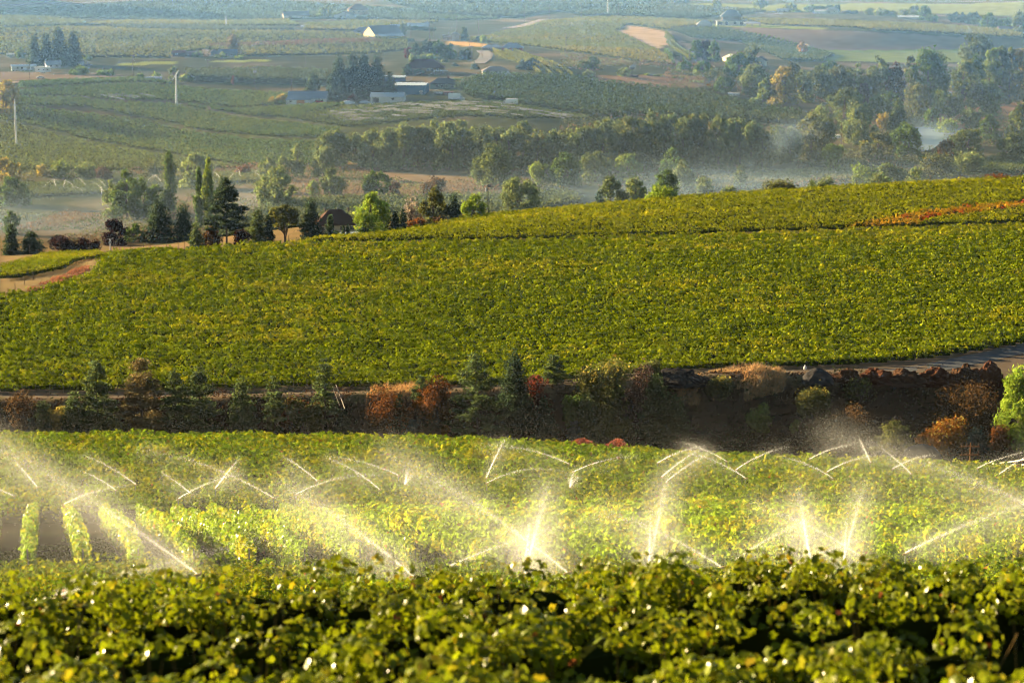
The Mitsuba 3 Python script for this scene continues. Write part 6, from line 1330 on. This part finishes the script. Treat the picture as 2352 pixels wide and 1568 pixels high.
def jet(x0, y0, x1, y1, n, sag=.16, dd=0.0, D=None, end=.9, veil=.5, start=.03):
    """water thrown from the nozzle at photo pixel (x0, y0) to (x1, y1), dd metres farther at its end"""
    a = (ground_at(x0, y0, 50, 2.3) if D is None else at_d(x0, y0, D)); a = at_d(x0, y0, a[1])
    b = at_d(x1, y1, a[1] + dd); L = np.linalg.norm(b - a)
    n = int(n * .55); t = 1.22 * srng.random(n) ** 1.25; t = t[srng.random(n) < (1 - t / 1.25) ** .6]; n = len(t); c = (a + b) / 2 + np.array([0, 0, sag * L])
    p = a * ((1 - t) ** 2)[:, None] + c * (2 * t * (1 - t))[:, None] + b * (t ** 2)[:, None]
    core = srng.random(n) < .62                      # a tight stream that frays into a falling curtain
    s = np.where(core, start * .5 + end * .02 * L * t ** 1.2, start + end * .06 * L * t)
    p = p + srng.normal(0, 1, (n, 3)) * s[:, None] * [.75, 1.5, .75]
    f = ~core & (srng.random(n) < veil * 1.3 * t); k = int(f.sum()); p[f, 2] -= srng.exponential(.2 * L, k) * t[f]; p[f, :2] += srng.normal(0, .05 * L, (k, 2))
    g = ground_z(p[:, 0], p[:, 1]) + .3; p = p[p[:, 2] > g]
    return a, p
VEIL = []
def sprinkler(label, jets, D=None, fine=1.0, group=None):
    """riser, rotating head and the water it throws"""
    key = thing('sprinkler', label, 'sprinkler', group); P = []; a = None
    for j in jets:
        o = dict(j[5]) if len(j) > 5 else {}
        q, p = jet(*j[:5], D=o.pop('D', D), **o); a = q if a is None else a
        m = mpp(q[1]); P.append(np.column_stack([p, np.full(len(p), m)])); VEIL.append((j[:5], D if 'D' not in (j[5] if len(j) > 5 else {}) else None, q, o, j[4]))
    g = float(ground_z(a[0], a[1])); top = max(a[2], g + .6)
    part(key, 'riser', tube_vf([[a[0], a[1], g - .1], [a[0], a[1], top - .12]], .03, 6), 'metal_paint', color=(.4, .4, .38))
    part(key, 'head', tube_vf([[a[0] - .12, a[1], top - .1], [a[0] + .1, a[1], top - .05], [a[0] + .2, a[1], top + .02]], [.05, .06, .03], 6), 'metal_paint', color=(.45, .33, .12))
    P = np.vstack(P); r = P[:, 3] * .46 * fine * np.exp(srng.normal(0, .3, len(P)))
    part(key, 'spray', drops_vf(P[:, :3], r, srng), 'water_drops', kind='stuff')
N = 9000
sprinkler('big sprinkler at lower left throwing a long white jet up to the left edge', [(452, 1316, -20, 1015, 15000, dict(sag=.05, end=1.0, veil=.6))], 92)
sprinkler('nearest sprinkler at bottom left spraying a pale fan to the right', [(130, 1368, 640, 1232, 9000, dict(sag=.03, end=.8, veil=.35)), (130, 1368, 165, 1350, 2500, dict(start=.08, sag=0, end=3))], 46)
sprinkler('sprinkler left of centre throwing a jet steeply up to the left', [(952, 1324, 690, 1135, 11000, dict(sag=.06, end=1.1, veil=.6))], 92)
sprinkler('central sprinkler with crossing jets, throwing long to the upper left', [(1302, 1312, 950, 1074, 13000, dict(sag=.06, veil=.6))], 92)
sprinkler('central sprinkler blowing a bright upright fan of water', [(1206, 1314, 1250, 1145, 12000, dict(sag=.02, end=1.6, veil=.8)), (1206, 1314, 1214, 1215, 5000, dict(sag=.02, end=.9))], 95)
sprinkler('dim low sprinkler left of the bright upright fan', [(1030, 1300, 1330, 1200, 5000, dict(sag=.06, end=.8))], 104)
sprinkler('sprinkler right of centre with an upright white plume', [(1490, 1300, 1527, 1120, 9000, dict(sag=.02, end=1.4, veil=.8)), (1490, 1300, 1494, 1205, 4500, dict(sag=.01, end=.8))], 97)
sprinkler('sprinkler throwing left across the upright plume right of centre', [(1655, 1300, 1420, 1186, 6500, dict(sag=.08))], 97)
sprinkler('left of the two tall upright plumes at right', [(1862, 1290, 1838, 1145, 8000, dict(sag=.02, end=1.3, veil=.8)), (1862, 1290, 1846, 1210, 3500, dict(sag=.01, end=.8))], 97)
sprinkler('right of the two tall upright plumes at right', [(1938, 1288, 1978, 1135, 7500, dict(sag=.02, end=1.3, veil=.8)), (1938, 1288, 1944, 1205, 3000, dict(sag=.01, end=.8))], 97)
sprinkler('low sprinkler spraying right just above the foreground vines', [(1800, 1314, 1955, 1244, 5000, dict(sag=.08))], 84)
sprinkler('sprinkler throwing left behind the two upright plumes', [(1988, 1284, 1770, 1172, 6000, dict(sag=.08))], 102)
sprinkler('sprinkler throwing right behind the two upright plumes', [(1678, 1292, 1850, 1196, 5000, dict(sag=.07))], 104)
sprinkler('sprinkler at right spraying a long jet to the right edge', [(2080, 1268, 2380, 1148, 8000, dict(sag=.05))], 104)
sprinkler('large sprinkler beyond the right edge throwing far back to the left', [(2520, 1235, 1985, 1018, 15000, dict(sag=.05, end=1.0, veil=.6))], 112)
SMALL = [(495, 1120, 541, 1062, 'small steep crossing jet at left on the terrace', 2600, .02), (410, 1144, 535, 1092, 'small jet spraying right beneath the steep crossing one', 2400, .1), (628, 1142, 365, 1040, 'long arc sprinkler left of the terrace middle', 3600, .1),
         (440, 1134, 380, 1090, 'short jet leaning left beneath the long arc', 1800, .06), (265, 1124, 203, 1088, 'lower of two short jets near the left edge', 1800, .08), (311, 1111, 208, 1051, 'upper of two short jets near the left edge', 2200, .08),
         (148, 1156, 268, 1117, 'jet spraying right under the long left jet', 2000, .08), (85, 1117, 38, 1063, 'steep little jet at the left edge', 1800, .03), (32, 1138, -20, 1118, 'tiny jet cut by the left edge', 1200, .05), (728, 1103, 662, 1054, 'short white jet leaning left at terrace middle', 2000, .06),
         (680, 1134, 840, 1090, 'jet spraying right at terrace middle', 2400, .12), (872, 1123, 770, 1058, 'jet leaning left right of the terrace middle', 2200, .1), (915, 1090, 775, 1050, 'long faint arc above the small splash', 2000, .08),
         (1117, 1096, 1152, 1022, 'tall curved plume at the centre of the terrace', 3000, .05), (1306, 1064, 1130, 1024, 'arc closing over the tall curved plume', 2600, .12), (1118, 1108, 1300, 1084, 'low hooped spray below the tall curved plume', 2000, .2),
         (1318, 1082, 1445, 1048, 'faint arc spraying right of the white splash', 1800, .1), (1510, 1062, 1605, 1026, 'upper left jet of the right terrace cluster', 2000, .1), (1668, 1058, 1575, 1018, 'arc leaning left over the right terrace cluster', 2000, .08), (1520, 1094, 1600, 1036, 'bright steep jet in the right terrace cluster', 2800, .06),
         (1530, 1106, 1622, 1044, 'second steep jet in the right terrace cluster', 2400, .08), (1712, 1097, 1600, 1044, 'jet leaning left below the right terrace cluster', 2000, .1), (1690, 1078, 1790, 1030, 'jet spraying right right of the cluster', 2000, .1), (1912, 1097, 1810, 1052, 'arc leaning left before the bare field', 2000, .1),
         (1860, 1053, 1955, 1020, 'jet against the dark bank spraying right', 2000, .1), (1900, 1082, 2000, 1046, 'jet spraying right below the dark bank jet', 2000, .1), (1999, 1060, 1978, 1016, 'short bright steep jet before the bushy pine', 2200, .02), (2092, 1087, 2035, 1037, 'jet leaning left under the wire', 2000, .06),
         (2050, 1076, 2130, 1046, 'jet spraying right under the wire', 1600, .1), (2245, 1074, 2370, 1034, 'jet crossing beneath the two wires at the right edge', 1800, .08), (2295, 1088, 2370, 1040, 'steeper jet cut by the right edge', 1800, .04)]
for x0, y0, x1, y1, lb, n, sag in SMALL: sprinkler(lb, [(x0, y0, x1, y1, int(n * .9), dict(sag=sag, end=.7, veil=.45))])
for x, y, lb in ((930, 1112, 'round white splash at the middle of the terrace'), (1309, 1118, 'white splash at the foot of the faint centre arcs')): sprinkler(lb, [(x, y, x + 6, y - 30, 1700, dict(sag=0, end=4.5, veil=.9)), (x, y, x + 18, y - 22, 800, dict(sag=.1, end=4, veil=.9))])
FAR = [(100, 430, 130, 412), (128, 428, 124, 414), (146, 430, 150, 414), (168, 426, 150, 416), (196, 424, 180, 410), (242, 428, 222, 410), (238, 440, 212, 418), (234, 444, 232, 430), (190, 438, 165, 430), (370, 416, 350, 402), (340, 414, 362, 402), (505, 408, 492, 396), (525, 412, 545, 394), (552, 404, 548, 390), (596, 404, 580, 394), (606, 400, 590, 392)]
for i, (x0, y0, x1, y1) in enumerate(sorted(FAR)): sprinkler(f'{ordinal(i + 1)} tiny sprinkler arc from the left on the small far fields of the valley floor', [(x0, y0, x1, y1, 260, dict(sag=.25, end=1.2, veil=.7, D=None))], None, .8, 'far sprinklers on the valley floor')

# the fine droplets that hang in the air: one grid of densities, thickest along each jet and in the curtain that falls from it
def spray_grid():
    from scipy.ndimage import gaussian_filter
    lo, hi, h = np.array([-62., 72., -63.]), np.array([66., 268., -11.]), .5
    nx, ny, nz = ((hi - lo) / h).astype(int); grid = np.zeros((nz, ny, nx), np.float32); fine = np.zeros_like(grid)
    for (x0, y0, x1, y1, n), _, a, o, _n in VEIL:
        if a[1] > 300: continue
        b = at_d(x1, y1, a[1]); L = np.linalg.norm(b - a); k = int(500 * L); t = 1.2 * srng.random(k) ** .9
        c = (a + b) / 2 + np.array([0, 0, o.get('sag', .16) * L])
        p = a * ((1 - t) ** 2)[:, None] + c * (2 * t * (1 - t))[:, None] + b * (t ** 2)[:, None]
        p += srng.normal(0, 1, (k, 3)) * (.05 + .022 * L * t ** 1.2 * max(o.get('end', .9), .6))[:, None]
        f = srng.random(k) < .65; p[f, 2] -= srng.exponential(.3 * L, int(f.sum())) * t[f]; p[f, :2] += srng.normal(0, .05 * L, (int(f.sum()), 2)) * t[f, None]
        i = ((p - lo) / h).astype(int); ok = ((i >= 0) & (i < [nx, ny, nz])).all(1); i = i[ok]
        np.add.at(fine, (i[:, 2], i[:, 1], i[:, 0]), min(n / 9000., 1.2) / 1.0 * (14. / max(L, 4)) ** .3)
    fine = gaussian_filter(fine, .75) * .0042 * SPRAY
    z, y, x = lo[2] + (np.arange(nz) + .5) * h, lo[1] + (np.arange(ny) + .5) * h, lo[0] + (np.arange(nx) + .5) * h
    X, Y = np.meshgrid(x, y); g = ground_z(X, Y); up = z[:, None, None] - g[None]
    edge = np.clip((X + 50) / 22, 0, 1) * np.clip((62 - X) / 14, 0, 1) * np.clip((Y - 74) / 16, 0, 1) * np.clip((186 - Y) / 60, 0, 1)
    cloud = .4 + 1.2 * meshkit.fbm(np.stack([X * .05, Y * .05, X * 0], -1), 3, seed=8)
    grid = fine + .0026 * SPRAY * np.exp(-np.clip(up, 0, None) / 2.4) * (edge * cloud)[None]
    grid = np.clip(grid, 0, .16)
    grid *= np.clip((8.5 - up) / 2.5, 0, 1) if False else 1
    grid[[0, -1]] = 0; grid[:, [0, -1]] = 0; grid[:, :, [0, -1]] = 0
    return lo, hi, grid[..., None]
SPRAY = 1.0
_lo, _hi, _g = spray_grid()
_tw = T().translate(_lo.tolist()).scale((_hi - _lo).tolist())
scene['spray_medium'] = {'type': 'heterogeneous', 'albedo': rgb(.99, .99, .99), 'phase': {'type': 'hg', 'g': .4},
                         'sigma_t': {'type': 'gridvolume', 'grid': mi.VolumeGrid(_g.astype(np.float32)), 'to_world': _tw, 'filter_type': 'trilinear'}}
def spray_air():
    """the body of damp air round the watered rows: follows the ground, closed all round"""
    xs, ys = np.linspace(_lo[0] + 1, _hi[0] - 1, 4), np.linspace(_lo[1] + 1, 260, 4); X, Y = np.meshgrid(xs, ys)
    top = -12.0 + (Y - 73) * (-50.5 + 12.0) / 187; bot = top - 13.5
    nx, ny = len(xs), len(ys); V = np.vstack([np.stack([X, Y, top], -1).reshape(-1, 3), np.stack([X, Y, bot], -1).reshape(-1, 3)])
    i, j = np.meshgrid(np.arange(ny - 1), np.arange(nx - 1), indexing='ij'); k = (i * nx + j).ravel(); o = nx * ny
    f = [np.stack([k, k + 1, k + nx + 1], 1), np.stack([k, k + nx + 1, k + nx], 1), np.stack([k + o, k + o + nx + 1, k + o + 1], 1), np.stack([k + o, k + o + nx, k + o + nx + 1], 1)]
    rim = np.concatenate([np.arange(nx), np.arange(1, ny) * nx + nx - 1, (ny - 1) * nx + np.arange(nx - 2, -1, -1), np.arange(ny - 2, 0, -1) * nx]); r2 = np.roll(rim, -1)
    f += [np.stack([rim, rim + o, r2 + o], 1), np.stack([rim, r2 + o, r2], 1)]
    return V, np.vstack(f)
scene['spray_mist'] = {**mikit.ply(spray_air(), None), 'bsdf': {'type': 'null'}, 'interior': {'type': 'ref', 'id': 'spray_medium'}, 'exterior': {'type': 'ref', 'id': 'haze_medium'}}
labels['spray_mist'] = {'kind': 'stuff'}
# ------------------------------------------------------------------ the hazy air, and the thicker morning air of the valley
scene['mist_medium'] = {'type': 'homogeneous', 'albedo': {'type': 'rgb', 'value': [0.9, 0.95, 0.98]},
                        'sigma_t': {'type': 'rgb', 'value': [0.00007, 0.00014, 0.00031]}, 'phase': {'type': 'hg', 'g': 0.25}}
scene['haze'] = {'type': 'cube', 'to_world': T().translate([0, 3400, -40]).scale([45000, 3650, 135]),
                 'bsdf': {'type': 'null'}, 'interior': {'type': 'ref', 'id': 'haze_medium'}}
labels['haze'] = {'kind': 'stuff'}
scene['mist'] = {'type': 'cube', 'to_world': T().translate([0, 2387, -40]).scale([6000, 1600, 134]), 'bsdf': {'type': 'null'},
                 'interior': {'type': 'ref', 'id': 'mist_medium'}, 'exterior': {'type': 'ref', 'id': 'haze_medium'}}
labels['mist'] = {'kind': 'stuff'}
# low morning mist in patches on the valley floor, over the river and a thread of smoke
def ground_mist():
    lo, hi = np.array([-250., 794., -112.]), np.array([330., 1290., -78.]); n = np.array([116, 100, 28]); h = (hi - lo) / n
    x, y, z = (lo[i] + (np.arange(n[i]) + .5) * h[i] for i in range(3)); X, Y = np.meshgrid(x, y); g = ground_z(X, Y)
    up = np.clip(z[:, None, None] - g[None], 0, None)
    q = np.stack(np.broadcast_arrays(X[None] * .02, Y[None] * .02, z[:, None, None] * .07), -1)
    wisp = np.clip((meshkit.fbm(q, 4, seed=21) - .42) * 4, 0, 1)
    def spot(px, py, d, sx, sy): c = at_d(px, py, d); return np.exp(-((X - c[0]) / sx) ** 2 - ((Y - c[1]) / sy) ** 2)
    amt = 1.0 * spot(1690, 400, 960, 60, 45) + .8 * spot(1500, 420, 900, 60, 40) + 0.3 * spot(2140, 315, 1180, 34, 60) + .8 * spot(20, 500, 810, 50, 40) + .6 * spot(330, 470, 870, 90, 50) + .5 * spot(650, 460, 880, 70, 40) + .35 * spot(1250, 440, 880, 90, 50) + .5 * spot(1950, 390, 960, 60, 40)
    den = .0095 * np.exp(-up / 5.0) * (.25 + wisp) * amt[None]
    den = den + .03 * np.exp(-up / 2.2) * (.3 + wisp)[...] * (spot(2140, 312, 1195, 13, 26) + .8 * spot(2165, 322, 1170, 9, 16))[None]
    for px, py, d, r, k in ((1790, 338, 1010, 2.6, .010), (1795, 322, 1010, 3.2, .011), (1806, 306, 1010, 4.2, .009), (1822, 298, 1010, 5.5, .006), (1842, 294, 1010, 6.5, .004)):
        c = at_d(px, py, d); den = den + k * np.exp(-((X[None] - c[0]) / r / 1.3) ** 2 - ((Y[None] - c[1]) / 6) ** 2 - ((z[:, None, None] - c[2]) / r) ** 2)
    e = np.clip((X - lo[0]) / 30, 0, 1) * np.clip((hi[0] - X) / 30, 0, 1) * np.clip((Y - lo[1]) / 12, 0, 1) * np.clip((hi[1] - Y) / 40, 0, 1)
    den = .00024 + np.clip(den * e[None], 0, .03) * np.clip((-80 - z) / 6, 0, 1)[:, None, None]
    return lo, hi, den[..., None].astype(np.float32)
_lo, _hi, _g = ground_mist()
scene['low_mist_medium'] = {'type': 'heterogeneous', 'albedo': rgb(.45, .66, 1.0), 'phase': {'type': 'hg', 'g': .25},
                            'sigma_t': {'type': 'gridvolume', 'grid': mi.VolumeGrid(_g), 'to_world': T().translate(_lo.tolist()).scale((_hi - _lo).tolist()), 'filter_type': 'trilinear'}}
scene['low_mist'] = {'type': 'cube', 'to_world': T().translate(((_lo + _hi) / 2).tolist()).scale(((_hi - _lo) / 2).tolist()), 'bsdf': {'type': 'null'},
                     'interior': {'type': 'ref', 'id': 'low_mist_medium'}, 'exterior': {'type': 'ref', 'id': 'mist_medium'}}
labels['low_mist'] = {'kind': 'stuff'}
